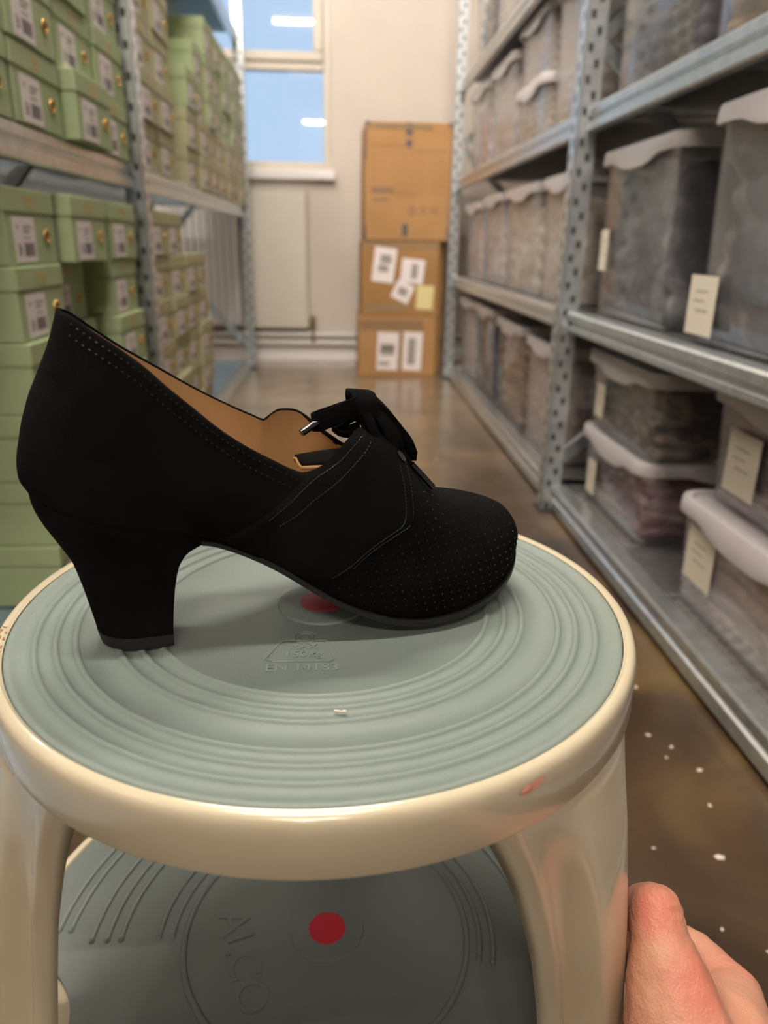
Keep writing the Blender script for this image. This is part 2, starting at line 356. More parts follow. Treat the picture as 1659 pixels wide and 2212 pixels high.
# lamps
for i, y in enumerate((-10.9, -5.37, -2.6, .12, 1.6)):
    l = empty('ceiling_lamp', (-.2, y, ZC-.04))
    tag(l, ['fluorescent ceiling lamp furthest behind the camera', 'fluorescent ceiling lamp some way behind the camera', 'fluorescent ceiling lamp a few steps behind the camera', 'fluorescent ceiling lamp right above the stool',
            'fluorescent ceiling lamp above the far end of the aisle'][i], 'lamp', 'fluorescent lamps over the aisle')
    obj('housing', MB().box((-.66, -.05, 0), (.66, .05, .04)), 'fixture', l)
    obj('tube', MB().tube([(-.62, -.02, -.03), (.62, -.02, -.03)], .017, 10), 'tube', l, smooth=.7)
    obj('end_cap', MB().box((-.66, -.045, -.05), (-.62, .045, 0)).box((.62, -.045, -.05), (.66, .045, 0)), 'fixture', l)

for i, y in enumerate((-.6, 2.6)):  # unseen lamps added to brighten the end wall behind the left rack
    l = empty('ceiling_lamp', (-1.85, y, ZC-.04)); tag(l, ['added fluorescent lamp, unseen behind the left rack, nearer one', 'added fluorescent lamp, unseen behind the left rack, by the window wall'][i], 'lamp', 'added unseen lamps behind the left rack')
    obj('housing', MB().box((-.66, -.05, 0), (.66, .05, .04)), 'fixture', l)
    obj('tube', MB().tube([(-.62, -.02, -.03), (.62, -.02, -.03)], .017, 10), 'tube', l, smooth=.7)

# ------------------------------------------------------------------ racks
def post(rack, x, y, h, face):
    """perforated slotted angle post; face=+1 faces +x, -1 faces -x. Real holes, two staggered rows"""
    w_ = .042; p = MB()
    def plate(n0, pt):  # pt(u,z)->xyz , u 0..w_
        z = 0; k = 0
        us = [0, .0085, .0185, .0225, .0325, w_]
        while z < h:
            z1 = min(z+.028, h); zs = [z, z+.006, z+.0215, z1] if z1-z > .022 else [z, z+(z1-z)*.3, z+(z1-z)*.6, z1]
            for a in range(5):
                for b_ in range(3):
                    hole = b_ == 1 and ((a == 1 and k % 2 == 0) or (a == 3 and k % 2 == 1) or (a in (1, 3) and False))
                    if hole: continue
                    p.add([pt(us[a], zs[b_]), pt(us[a+1], zs[b_]), pt(us[a+1], zs[b_+1]), pt(us[a], zs[b_+1])], [(0, 1, 2, 3)])
            z = z1; k += 1
    plate(0, lambda u, z: (x, y-w_/2+u, z))
    plate(0, lambda u, z: (x-face*u, y-w_/2, z))
    p.box((x-face*.0015, y-w_/2, 0), (x-face*.0030, y+w_/2, h), 1)
    p.box((x-face*w_, y-w_/2+.0015, 0), (x-face*.003, y-w_/2+.003, h), 1)
    p.box((x-face*.004, y+w_/2-.002, 0), (x-face*.016, y+w_/2, h))
    o = obj('post', p, ['galv', 'galvd'], rack)
    f_ = MB().box((min(x, x-face*.05)-.006, y-.03, 0.0005), (max(x, x-face*.05)+.006, y+.03, .006)); obj('foot_plate', f_, 'galvd', o)
    return o
def beam_profile(x, zt, hgt, face):
    f = face
    pts = [(x-f*.034, zt), (x-f*.004, zt), (x, zt-.004), (x, zt-.017), (x-f*.006, zt-.021), (x-f*.006, zt-.026), (x, zt-.030), (x, zt-hgt+.003), (x-f*.003, zt-hgt),
           (x-f*.018, zt-hgt), (x-f*.018, zt-hgt+.003), (x-f*.006, zt-hgt+.004), (x-f*.010, zt-.030), (x-f*.012, zt-.006), (x-f*.034, zt-.004)]
    return pts
def deck(rack, x0, x1, y0, y1, z):
    d = MB(); y = y0; pr = []
    while y < y1-.001:
        e = min(y+.03, y1)
        pr += [(y, z), (y+.006, z-.004), (y+.010, z-.004), (min(y+.016, e), z)]
        y += .03
    pr.append((y1, z))
    bot = [(q[0], q[1]-.0015) for q in pr]
    k = MB(); n = len(pr)
    rows = [[(x0, a, b) for a, b in pr], [(x1, a, b) for a, b in pr], [(x1, a, b) for a, b in bot], [(x0, a, b) for a, b in bot]]
    k.grid(rows, closed_u=True)
    return obj('shelf_panel', k, 'deckb' if x0 < 0 else 'deck', rack)
def rack(name, label, xf, xb, ys, levels, h, face):
    R = tag(empty(name, ((xf+xb)/2, ys[0], 0)), label, 'shelving'); off = R.location
    R.location = (0, 0, 0)
    for y in ys:
        post(R, xf+face*.022, y-.018, h, face); post(R, xb-face*.022, y-.018, h, -face)
        br = MB(); z = .12; s = 1
        while z+.45 < h:
            a, b = (xf-face*.03, z), (xb+face*.03, z+.42)
            if s < 0: a, b = (a[0], b[1]), (b[0], a[1])
            A = Vector((a[0], y, a[1])); B = Vector((b[0], y, b[1])); d = (B-A).normalized(); nrm = d.cross(Vector((0, 1, 0)))
            q = [A+nrm*.014, A-nrm*.014, B-nrm*.014, B+nrm*.014]
            for sgn, dy in ((0, .0), (0, .012)):
                pass
            br.add([p+Vector((0, -.002, 0)) for p in q]+[p+Vector((0, .001, 0)) for p in q], [(0, 1, 2, 3), (7, 6, 5, 4), (0, 4, 5, 1), (1, 5, 6, 2), (2, 6, 7, 3), (3, 7, 4, 0)])
            q2 = [A+nrm*.014, A+nrm*.011, B+nrm*.011, B+nrm*.014]
            br.add([p+Vector((0, -.002, 0)) for p in q2]+[p+Vector((0, .012, 0)) for p in q2], [(0, 1, 2, 3), (7, 6, 5, 4), (0, 4, 5, 1), (1, 5, 6, 2), (2, 6, 7, 3), (3, 7, 4, 0)])
            z += .44; s = -s
        obj('brace', br, 'galv', R)
    for y0, y1 in zip(ys, ys[1:]):
        for zt, hg in levels:
            obj('beam', MB().extr(beam_profile(xf, zt, hg, face), y0+.02, y1-.02), 'galv', R)
            obj('beam', MB().extr(beam_profile(xb, zt, hg, -face), y0+.02, y1-.02), 'galv', R)
            deck(R, min(xf, xb)+.036, max(xf, xb)-.036, y0+.02, y1-.02, zt-.002)
    return R
LF, RF = -.44, .50
LEFT = rack('shelving_unit', 'galvanised steel shelving unit on the left holding green shoe boxes', LF, -.87, (-.14, 1.79, 3.74), [(.045, .045), (.748, .05), (1.44, .05)], 1.9, 1)
RIGHT = rack('shelving_unit', 'galvanised steel shelving unit on the right holding clear plastic bins', RF, 1.02, (-.12, 1.69, 3.50), [(.062, .055), (.463, .042), (.863, .046), (1.235, .045)], 1.9, -1)

# ------------------------------------------------------------------ shoe boxes
BW, BD, BH, LH = .182, .30, .1025, .033
def make_shoebox(green='green'):
    t = empty('shoe_box')     # origin: centre of the aisle-facing (+x) bottom edge
    b_ = MB().box((-BD+.002, -BW/2+.002, 0), (-.002, BW/2-.002, BH-.002)); bevel(obj('box_base', b_, green, t), .0015)
    l_ = MB().box((-BD, -BW/2, BH-LH), (0, BW/2, BH-.0005)); bevel(obj('lid', l_, green, t), .0022)
    x = -.0018
    lb = MB().box((x, -.066, .004), (x+.0006, .008, .064))
    rr = random.Random(3); y = -.036
    while y < .0: w_ = rr.choice((.0012, .002, .003)); lb.box((x+.0005, y, .012), (x+.0009, y+w_, .03), 1); y += w_+rr.choice((.0012, .002))
    for q in ((-.058, -.048, .014, .016), (-.05, -.046, .014, .026), (-.058, -.05, .020, .022), (-.058, -.048, .026, .028), (-.056, -.050, .048, .054), (-.034, -.004, .050, .053), (-.034, -.012, .044, .047), (-.034, -.008, .036, .038)):
        lb.box((x+.0005, q[0], q[2]), (x+.0009, q[1], q[3]), 1 if q[2] < .03 else 2)
    obj('size_label', lb, ['white', 'ink', 'greyink'], t)
    rg = MB(); n = 18; R0, r0 = .0085, .0022
    rows = [[(x+.001+r0*sin(2*pi*k/8), .052+(R0+r0*cos(2*pi*k/8))*cos(2*pi*j/n), .040+(R0+r0*cos(2*pi*k/8))*sin(2*pi*j/n)) for k in range(8)] for j in range(n)]
    rg.grid(rows, closed_u=True, closed_v=True)
    rg.add([(x+.0006, .052+R0*cos(2*pi*j/n), .040+R0*sin(2*pi*j/n)) for j in range(n)], [tuple(range(n))], 1)
    obj('ring_pull', rg, ['gold', 'hole'], t, smooth=.8)
    gp = MB()
    for j in range(7): gp.box((.0001, -.018+.005*j, BH-.018+(.002 if j % 2 else 0)), (.0004, -.015+.005*j, BH-.010))
    gp.box((.0001, -.020, BH-.025), (.0004, .018, BH-.0225))
    obj('gold_print', gp, 'goldprint', t)
    return t
ORD = ['bottom', 'second', 'third', 'fourth', 'fifth', 'sixth', 'seventh']
COLN = ['first', 'second', 'third', 'fourth', 'fifth', 'sixth', 'seventh', 'eighth', 'ninth']
SB = {}
def shoebox(x, y, z, rz, label, group):
    kind = 'khaki' if 'khaki' in label else 'green'
    if kind not in SB: SB[kind] = make_shoebox(kind); o = SB[kind]
    else: o = copy_tree(SB[kind])
    o.location = (x, y, z); o.rotation_euler.z = rz; tag(o, label, 'box', group)
rb_ = random.Random(11)
def stack(ci, yc, z0, n, bay, shelf, xs=None, ys=None, dirn='from the perforated post'):
    for k in range(n):
        dx = xs[k] if xs and k < len(xs) else rb_.uniform(-.007, .007)
        dy = ys[k] if ys and k < len(ys) else rb_.uniform(-.002, .002)
        shoebox(LF+.006+dx, yc+dy, z0+.001+k*(BH+.0008), rb_.uniform(-.012, .012),
                f'{"khaki" if "beyond" in dirn and (ci < 2 or k < 2 or "bottom" in shelf) else "sage green"} shoe box, {ORD[k]} up in {COLN[ci]} stack {dirn}, {shelf}', f'green shoe boxes on the {shelf}, {bay}')
US, LS = 'upper left shelf', 'bottom left shelf'
NB, FB = 'near bay', 'far bay'
d1 = 'before the left post'; d2 = 'beyond the left post'
zu, zl = .746, .0435
# near bay, counted from the post towards the camera
stack(0, 1.632, zu, 6, NB, US, [.0, .0, -.004, .004, 0, 0], dirn=d1)
stack(1, 1.440, zu, 6, NB, US, [.020, -.004, .003, -.003, .0, 0], [0, .0, -.02, 0, 0, 0], dirn=d1)
stack(2, 1.250, zu, 6, NB, US, [-.002, .002, .004, 0, 0, 0], [-.005, -.01, 0, 0, 0, 0], dirn=d1)
stack(3, 1.056, zu, 6, NB, US, dirn=d1)
stack(0, 1.601, zl, 6, NB, LS, [.0, .003, .006, .006, -.002, .004], [0]*6, dirn=d1)
stack(1, 1.384, zl, 6, NB, LS, [-.03, -.03, -.03, -.03, -.042, .007], [0]*6, dirn=d1)
stack(2, 1.179, zl, 6, NB, LS, [-.005, -.002, -.005, -.004, -.010, -.013], [0, .002, 0, 0, 0, .002], dirn=d1)
for i, (yc, n) in enumerate(((1.925, 6), (2.115, 6), (2.475, 3), (2.662, 4), (2.850, 5), (3.040, 5), (3.230, 5), (3.420, 5), (3.610, 5))):
    stack(i, yc, zu, n, FB, US, dirn=d2)
for i, (yc, n) in enumerate(((1.925, 6), (2.110, 6), (2.295, 5), (2.48, 5))):
    stack(i, yc, zl, n, FB, LS, dirn=d2)

# ------------------------------------------------------------------ plastic bins
def rrect(w_, d_, r, z, n=5):
    out = []
    for cx, cy, a0 in ((w_/2-r, d_/2-r, 0), (-w_/2+r, d_/2-r, pi/2), (-w_/2+r, -d_/2+r, pi), (w_/2-r, -d_/2+r, 3*pi/2)):
        for k in range(n+1):
            a = a0+pi/2*k/n; out.append((cx+r*cos(a), cy+r*sin(a), z))
    return out
def densify(loop, step=.02):
    out = []
    for i, p in enumerate(loop):
        q = loop[(i+1) % len(loop)]; m = max(1, int(math.dist(p, q)/step))
        for k in range(m): out.append(tuple(p[j]+(q[j]-p[j])*k/m for j in range(3)))
    return out
def make_bin(w_, d_, h, pm_='bin'):
    """w_ along y (aisle face), d_ along x. origin centre bottom"""
    key = empty('storage_bin'); t = .003
    b_ = MB(); rows = []
    for s_, z in ((.90, .0), (.915, .002), (.92, .010), (.935, h*.5), (.95, h-.03), (.955, h-.026), (.965, h-.024), (.968, h-.012)):
        rows.append(rrect(d_*s_, w_*s_, .022, z))
    inner = [rrect(d_*s_-2*t, w_*s_-2*t, .02, z) for s_, z in ((.968, h-.012), (.95, h-.03), (.935, h*.5), (.92, .010), (.905, .004))]
    b_.grid(rows+inner, closed_v=True)
    k = len(rows[0]); b_.f.append(tuple(range(k))); b_.m.append(0)
    n0 = len(b_.v)-k; b_.f.append(tuple(range(n0, n0+k))); b_.m.append(0)
    for yy in (-.3, .3):   # moulded feet ridges
        b_.box((-d_*.43, w_*yy-.01, -.0), (d_*.43, w_*yy+.01, .004))
    obj('bin_body', b_, pm_, key, smooth=.6)
    l_ = MB(); base = densify(rrect(d_, w_, .035, 0, 6))
    def ring(s_, z, sag=0):
        out = []
        for x, y, _ in base:
            k_ = max(0, 1-(y/(w_*.30))**2)**1.0 if abs(x) > d_/2-.004 else max(0, 1-(x/(d_*.3))**2) if abs(y) > w_/2-.004 else 0
            out.append((x*s_, y*s_, z-sag*k_*k_*(3-2*k_)))
        return out
    rows = [ring(.955, h-.024, .010), ring(1.0, h-.026, .016), ring(1.006, h-.022, .014), ring(1.0, h-.004), ring(.992, h), ring(.95, h), ring(.935, h-.006), ring(.5, h-.006)]
    l_.grid(rows, closed_v=True); k = len(base); n0 = len(l_.v)-k; l_.f.append(tuple(range(n0, n0+k))); l_.m.append(0)
    obj('bin_lid', l_, 'lid', key, smooth=.7)
    return key
def garments(w_, d_, h, z0, matn, seed, layers=5):
    g = MB(); nx, ny, nz = 14, 14, 10
    rr = Vector((seed*3.1, seed*1.7, 0))
    def P(x, y, z):
        n = noise.noise_vector(Vector((x*9, y*9, z*14))+rr)*.012
        lay = abs(sin(pi*layers*z/h + 2*noise.noise(Vector((x*5, y*5, 0))+rr)))**.5
        k = .90+.085*lay
        return (x*k+n.x, y*k+n.y, z0+z+n.z*(.9 if z > 0 else 0)+(0.012*noise.noise(Vector((x*14, y*14, seed))) if z >= h*.99 else 0))
    def face(fn, n, m): g.grid([[P(*fn(i/n, j/m)) for j in range(m+1)] for i in range(n+1)])
    a, b_ = d_/2, w_/2
    face(lambda u, v: (-a, -b_+2*b_*u, h*v), ny, nz*2); face(lambda u, v: (a, -b_+2*b_*u, h*v), ny, nz*2)
    face(lambda u, v: (-a+2*a*u, -b_, h*v), nx, nz*2); face(lambda u, v: (-a+2*a*u, b_, h*v), nx, nz*2)
    face(lambda u, v: (-a+2*a*u, -b_+2*b_*v, h), nx, ny); face(lambda u, v: (-a+2*a*u, -b_+2*b_*v, 0), nx, ny)
    me = g.mesh('folded_garments', [CL[matn]])
    bm = bmesh.new(); bm.from_mesh(me); bmesh.ops.remove_doubles(bm, verts=bm.verts, dist=.0005)
    for f in bm.faces: f.smooth = True
    bm.to_mesh(me); bm.free(); return me
def card(parent, x, y, z, w_, h):
    c = MB().box((x-.0006, y-w_/2, z), (x, y+w_/2, z+h))
    for k, (a, b_) in enumerate(((.25, .7), (.2, .6), (.3, .75))): c.box((x-.0009, y+w_/2-w_*b_, z+h*(.72-.16*k)), (x-.0005, y+w_/2-w_*a, z+h*(.75-.16*k)), 1)
    obj('paper_label', c, ['tag', 'greyink'], parent)
CD = {}
def bin_at(y0, y1, z, h, cl, label, glabel, xf=.53, d_=.44, crd=None, fill=.86, seed=1, rz=0):
    w_ = y1-y0; pm_ = 'bin' if cl in ('charcoal', 'slate', 'dark', 'brown', 'plum') else 'bin2'; key = (round(w_, 3), round(d_, 3), round(h, 3), pm_)
    if key in CD: o = copy_tree(CD[key])
    else:
        o = make_bin(w_, d_, h, pm_); CD[key] = o
        if crd: o = copy_tree(CD[key]) if False else o
    o.location = (xf+d_/2, (y0+y1)/2, z); o.rotation_euler.z = rz
    tag(o, label, 'storage bin', 'clear plastic storage bins on the right rack')
    me = garments(w_*.90-.012, d_*.90-.012, (h-.03)*fill, 0, cl, seed)
    g = obj('folded_garments', me, None, loc=(xf+d_/2, (y0+y1)/2, z+.0065)); g.rotation_euler.z = rz
    tag(g, glabel, 'clothes', 'garments packed in the plastic bins')
    if crd: CARDS.append((o, xf, d_, h, crd))
CARDS = []
z0, z1, z2, z3 = .061, .462, .862, 1.234
bn = bin_at
# bottom level, near bay
bn(1.27, 1.63, z0, .165, 'plum', 'shallow clear bin, lower of the pair beside the right perforated post', 'plum and grey garments in the lower shallow bin beside the right post', xf=.545, seed=2, crd=(.10, .02, .05, .075))
bn(1.25, 1.62, z0+.166, .165, 'dark', 'shallow clear bin, upper of the pair beside the right perforated post', 'black and cream garments in the upper shallow bin beside the right post', xf=.54, seed=3, crd=(.10, .03, .05, .07))
bn(.70, 1.10, z0, .175, 'rose', 'shallow clear bin of rose clothes, lower of the pair nearest the camera', 'rose coloured garments in the lower bin nearest the camera', xf=.535, seed=4, crd=(.11, .05, .085, .085))
bn(.69, 1.085, z0+.176, .178, 'plum', 'clear bin of plum clothes, upper of the bottom pair nearest the camera', 'plum garments in the upper bin nearest the camera', xf=.555, seed=5, crd=(.09, .03, .085, .09))
bn(.26, .66, z0, .175, 'rose', 'shallow clear bin on the bottom deck at the right picture edge', 'rose garments in the bottom bin at the right picture edge', xf=.54, seed=25)
# bottom level, far bay
bn(1.80, 2.16, z0, .30, 'taupe', 'tall clear bin on the bottom right deck directly beyond the perforated post', 'taupe garments in the bottom bin directly beyond the right post', seed=6)
bn(2.20, 2.60, z0, .31, 'brown', 'tall clear bin of brown knitwear on the bottom right deck', 'brown knitwear folded in the bottom bin of the far right bay', seed=7)
bn(2.66, 3.04, z0, .32, 'slate', 'tall clear bin of grey clothes on the bottom right deck, second from the far post', 'grey garments in the bottom bin second from the far post', seed=8)
bn(3.07, 3.42, z0, .32, 'taupe', 'tall clear bin on the bottom right deck beside the far post', 'pale grey garments in the bottom bin beside the far right post', seed=9)
# middle level, near bay
bn(1.27, 1.655, z1, .315, 'charcoal', 'big clear bin of dark clothes on middle shelf before right post', 'dark grey clothes in the middle shelf bin beside the right post', xf=.535, seed=10, fill=.92, crd=(.14, .09, .045, .08))
bn(.74, 1.155, z1, .325, 'slate', 'biggest clear bin of charcoal clothes, middle right shelf nearest camera', 'charcoal clothes in the big middle shelf bin nearest the camera', xf=.525, seed=11, fill=.93, crd=(.165, .015, .085, .085))
bn(.29, .70, z1, .325, 'slate', 'big clear bin on the middle right shelf at the picture edge', 'charcoal clothes in the middle shelf bin at the right picture edge', xf=.525, seed=12)
# middle level, far bay
bn(1.79, 2.11, z1, .30, 'cream', 'clear bin of pale clothes on the middle right shelf directly beyond the perforated post', 'cream clothes in the middle shelf bin beyond the right post', seed=13)
bn(2.15, 2.59, z1, .30, 'cream', 'clear bin of cream clothes, second beyond the right post, middle shelf', 'cream and ochre clothes in the second middle shelf bin beyond the post', seed=14)
bn(2.63, 3.00, z1, .30, 'taupe', 'clear bin, third beyond the right post on the middle shelf', 'taupe clothes in the third middle shelf bin beyond the post', seed=15)
bn(3.03, 3.40, z1, .29, 'rose', 'clear bin beside the far right post on the middle shelf', 'dusky rose clothes in the middle shelf bin beside the far post', seed=16)
# upper level, near bay
bn(1.28, 1.66, z2, .32, 'slate', 'clear bin of grey clothes on upper right shelf before the post', 'grey and cream clothes in the upper shelf bin beside the right post', seed=17, fill=.5)
bn(1.02, 1.245, z2, .31, 'brown', 'clear bin of brown scarves on the upper right shelf at the picture top', 'brown striped scarves in the upper shelf bin', seed=18)
bn(.70, .98, z2, .31, 'cream', 'clear bin of white clothes on the upper right shelf at the top right picture corner', 'white clothes in the upper shelf bin at the top right corner', seed=19)
# upper level, far bay
bn(1.79, 2.12, z2, .32, 'taupe', 'tall clear bin with blue reflections, upper right shelf beyond the post', 'pale clothes in the tall upper shelf bin beyond the right post', seed=20, fill=.5)
bn(2.17, 2.53, z2, .165, 'cream', 'shallow clear bin, lower of the pair on the upper right shelf beyond the post', 'cream clothes in the lower shallow bin on the upper shelf', seed=21)
bn(2.17, 2.53, z2+.166, .165, 'taupe', 'shallow clear bin, upper of the pair on the upper right shelf beyond the post', 'taupe clothes in the upper shallow bin on the upper shelf', seed=22)
bn(2.58, 2.97, z2, .30, 'taupe', 'clear bin on the upper right shelf, second from the far post', 'taupe clothes in the upper shelf bin second from the far post', seed=23)
bn(3.01, 3.40, z2, .30, 'rose', 'clear bin on the upper right shelf beside the far post', 'dusky rose clothes in the upper shelf bin beside the far post', seed=24)
bn(2.60, 2.98, z3, .30, 'cream', 'clear bin on the topmost right shelf, second from the far post', 'cream clothes in the topmost shelf bin second from the far post', seed=26)
bn(3.02, 3.40, z3, .30, 'dark', 'clear bin on the topmost right shelf beside the far post', 'dark and pale clothes in the topmost shelf bin beside the far post', seed=27)
bn(2.17, 2.56, z3, .30, 'taupe', 'clear bin on the topmost right shelf, third from the far post', 'taupe clothes in the topmost shelf bin third from the far post', seed=28)
for o, xf, d_, h, (yy, zz, ww, hh) in CARDS: card(o, -d_/2*.94-.003, yy, zz, ww, hh)

# ------------------------------------------------------------------ cardboard boxes at the end of the aisle
def carton(x0, x1, y0, d_, z0_, z1_, matn, label, rz=0, lean=0):
    t = empty('cardboard_box', ((x0+x1)/2, y0, z0_), rz); w_ = x1-x0; h = z1_-z0_
    b_ = MB().box((-w_/2, 0, 0), (w_/2, d_, h)); o = obj('box_body', b_, matn, t); bevel(o, .004)
    tag(t, label, 'box'); return t, w_, h
def paper(t, cx, cz, w_, h, rot, mats, marks, name='shipping_label'):
    m = MB(); Rm = Matrix.Translation((cx, -.0012, cz)) @ Matrix.Rotation(rot, 4, 'Y')
    m.box((-w_/2, -.0006, -h/2), (w_/2, .0008, h/2), 0, Rm)
    for a, b_, c_, d_ in marks: m.box((w_*a, -.0010, h*b_), (w_*c_, -.0005, h*d_), 1, Rm)
    return obj(name, m, mats, t)
t1, w1, h1 = carton(.082, .447, 3.53, .36, .0005, .277, 'card', 'worn brown cardboard box on the floor, bottom of the stack of three')
paper(t1, -.045, .118, .100, .175, .03, ['white', 'greyink'], [(-.35, -.1, .3, .2), (-.4, -.38, .1, -.28), (-.3, .05, .35, .1)])
paper(t1, .072, .118, .090, .178, .03, ['white', 'greyink'], [(-.25, -.35, .15, .35)])
obj('plastic_pouch', MB().box((-.10, -.0009, .03), (.12, -.0002, .205)), 'tape', t1)
obj('tape', MB().box((-.175, -.001, .215), (.12, .0, .262)), 'tape', t1)
t2, w2, h2 = carton(.095, .450, 3.535, .34, .2785, .606, 'cardd', 'brown cardboard box with white papers and a yellow note, middle of the stack', rz=.01)
paper(t2, -.075, .225, .100, .150, .12, ['white', 'greyink'], [(-.2, .05, .3, .3), (-.25, -.2, .2, 0)])
paper(t2, .055, .200, .105, .105, .10, ['white', 'greyink'], [(-.05, -.3, .22, .3)])
paper(t2, .012, .110, .085, .085, .45, ['white', 'greyink'], [(-.25, -.2, .25, .2)])
paper(t2, .115, .085, .078, .105, .05, ['yellow', 'yellow'], [], name='yellow_note')
tp = MB().box((-.172, -.0012, .300), (.172, -.0002, .324)); obj('tape', tp, 'tape', t2); obj('tape', MB().box((-.16, -.0012, .02), (.02, -.0002, .055)), 'tape', t2)
t3, w3, h3 = carton(.107, .487, 3.53, .36, .608, 1.085, 'card', 'tall printed brown cardboard box, top of the stack', rz=.02)
pr = MB()
def mark(x, z, w_, h, mi=0): pr.box((x-w_/2, -.0006, z-h/2), (x+w_/2, .0002, z+h/2), mi)
mark(0, h3-.028, .030, .05); mark(0, h3-.083, .026, .03); mark(-.01, .045, .026, .052)
for x, z, w_, h in ((-.187, h3/2+.15, .006, .12), (-.18, h3-.008, .02, .016), (.18, h3-.010, .02, .02), (.187, h3-.05, .006, .05), (-.186, .03, .008, .06), (.183, .03, .014, .06)): mark(x, z, w_, h)
for cx, cz, sz in ((.02, .125, .032), (.07, .13, .030), (.12, .125, .030)):
    for a in range(5):
        for b_ in range(5):
            if (a*3+b_*2+int(cx*100)) % 3: mark(cx+(a-2)*sz/5, cz+(b_-2)*sz/5, sz/8, sz/7)
for j in range(9): mark(-.155+.011*j, .205+(.003 if j % 2 else 0), .006, .022)
for j in range(6): mark(-.15+.011*j, .168, .007, .010)
for j in range(9): mark(-.05+.011*j, .190, .007, .008, 1)
for j in range(15): mark(-.165+.012*j, .385, .008, .010, 1)
for j in range(13): mark(.02+.012*j, .365, .008, .008, 1)
for j in range(8): mark(-.15+.042*j, .27, .0012, .16, 1)
for j in range(6): mark(0, .20+.03*j, .33, .0012, 1)
obj('printing', pr, ['cardblue', 'cardprint'], t3)
obj('tape', MB().box((-.185, -.001, h3-.030), (.10, .0, h3-.006)), 'tape', t3)
t4, w4, h4 = carton(.452, .478, 3.60, .30, .0005, .60, 'cardd', 'narrow flattened cardboard box standing between the box stack and the right rack')

# ------------------------------------------------------------------ step stool
SX, SY = -.0095, .335
ST = tag(empty('step_stool', (SX, SY, 0)), 'round cream metal step stool with grey ribbed rubber treads and red dots', 'stool')
ZT = .4290
def bead(r, h=.0015, w_=.0019, z=ZT): return [(r+w_, z), (r+w_*.75, z+h*.45), (r+w_*.35, z+h*.93), (r, z+h), (r-w_*.35, z+h*.93), (r-w_*.75, z+h*.45), (r-w_, z)]
prof = [(.1442, .4265), (.1446, .4292), (.1437, .4302), (.1415, .4303), (.1400, ZT)]
for r_ in (.1325, .1238, .1155, .0985, .0900, .0815): prof += bead(r_)
prof += [(.0225, ZT), (.0222, ZT+.0008), (.0215, ZT+.0011), (.0112, ZT+.0011), (.001, ZT+.0011)]
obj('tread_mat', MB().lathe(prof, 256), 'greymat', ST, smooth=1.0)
obj('red_dot', MB().lathe([(.0110, ZT+.0011), (.0109, ZT+.0016), (.0001, ZT+.0017)], 48), 'red', ST, smooth=.6)
# embossed load mark and lettering on the top tread
em = MB()
def line(pts, r=.00035, z=ZT): em.tube([(x, y, z+.0002) for x, y in pts], r, 6)
wx, wy = -.0075, -.0445   # mark centre relative to the stool axis
line([(wx-.013, wy-.010), (wx-.0165, wy-.0085), (wx-.011, wy+.006), (wx-.0085, wy+.008), (wx+.0095, wy+.0075), (wx+.011, wy+.006), (wx+.0135, wy-.009), (wx+.012, wy-.0105), (wx-.013, wy-.010)])
line([(wx+.0005+.0052*cos(a*pi/12), wy+.0105+.0052*sin(a*pi/12)) for a in range(25)])
line([(wx+.0005+.0035*cos(a*pi/12), wy+.0105+.0035*sin(a*pi/12)) for a in range(25)])
obj('embossed_mark', em, 'emboss', ST, smooth=.8)
for txt, sz, y in (('MAX', .0058, .0020), ('150kg', .0072, -.0045), ('EN 14183', .0078, -.0155)):
    me = text_mesh(txt, sz, .0003, 'emboss'); obj('embossed_lettering', me, None, ST, loc=(wx, wy+y, ZT+.0001))
# pressed steel top ring
ring = [(.1446, .4262), (.1448, .4300), (.1462, .4312), (.1482, .4310), (.1498, .4296), (.1506, .4272), (.1508, .424), (.1512, .4080), (.1506, .4066), (.1494, .4066), (.1490, .4085), (.1486, .4235), (.1450, .4245), (.10, .4245), (.02, .4245), (.02, .4262), (.14, .4262)]
obj('seat_ring', MB().lathe(ring, 192), 'cream', ST, smooth=.7)
sm = MB(); az = radians(-52); 
rows = []
for i in range(9):
    t = i/8; a_ = radians(-62.5+6.0*t); zc = .4243+.0038*t**1.3; hh = .0006+.0018*sin(pi*min(t*1.2, 1))*(1-t*.7)
    R_ = lambda z: .1512+.0002 if z < .425 else .1512-(z-.425)*.35
    rows.append([(R_(z)*cos(a_), R_(z)*sin(a_), z) for z in (zc-hh, zc, zc+hh)])
sm.grid(rows); obj('red_smudge', sm, 'smudge', ST)
rs = MB(); rr = random.Random(5)
for _ in range(26):
    a_ = radians(rr.uniform(-171, -158)); rr_ = rr.uniform(.1455, .149); s_ = rr.uniform(.0004, .0013)
    z = .4311-(abs(rr_-.1472)/.003)**2*.0014+.0003
    rs.add([(rr_*cos(a_)+s_*cos(k*pi/3)*rr.uniform(.6, 1.3), rr_*sin(a_)+s_*sin(k*pi/3)*rr.uniform(.6, 1.3), z) for k in range(6)], [tuple(range(6))])
obj('rust_spots', rs, 'rust', ST)
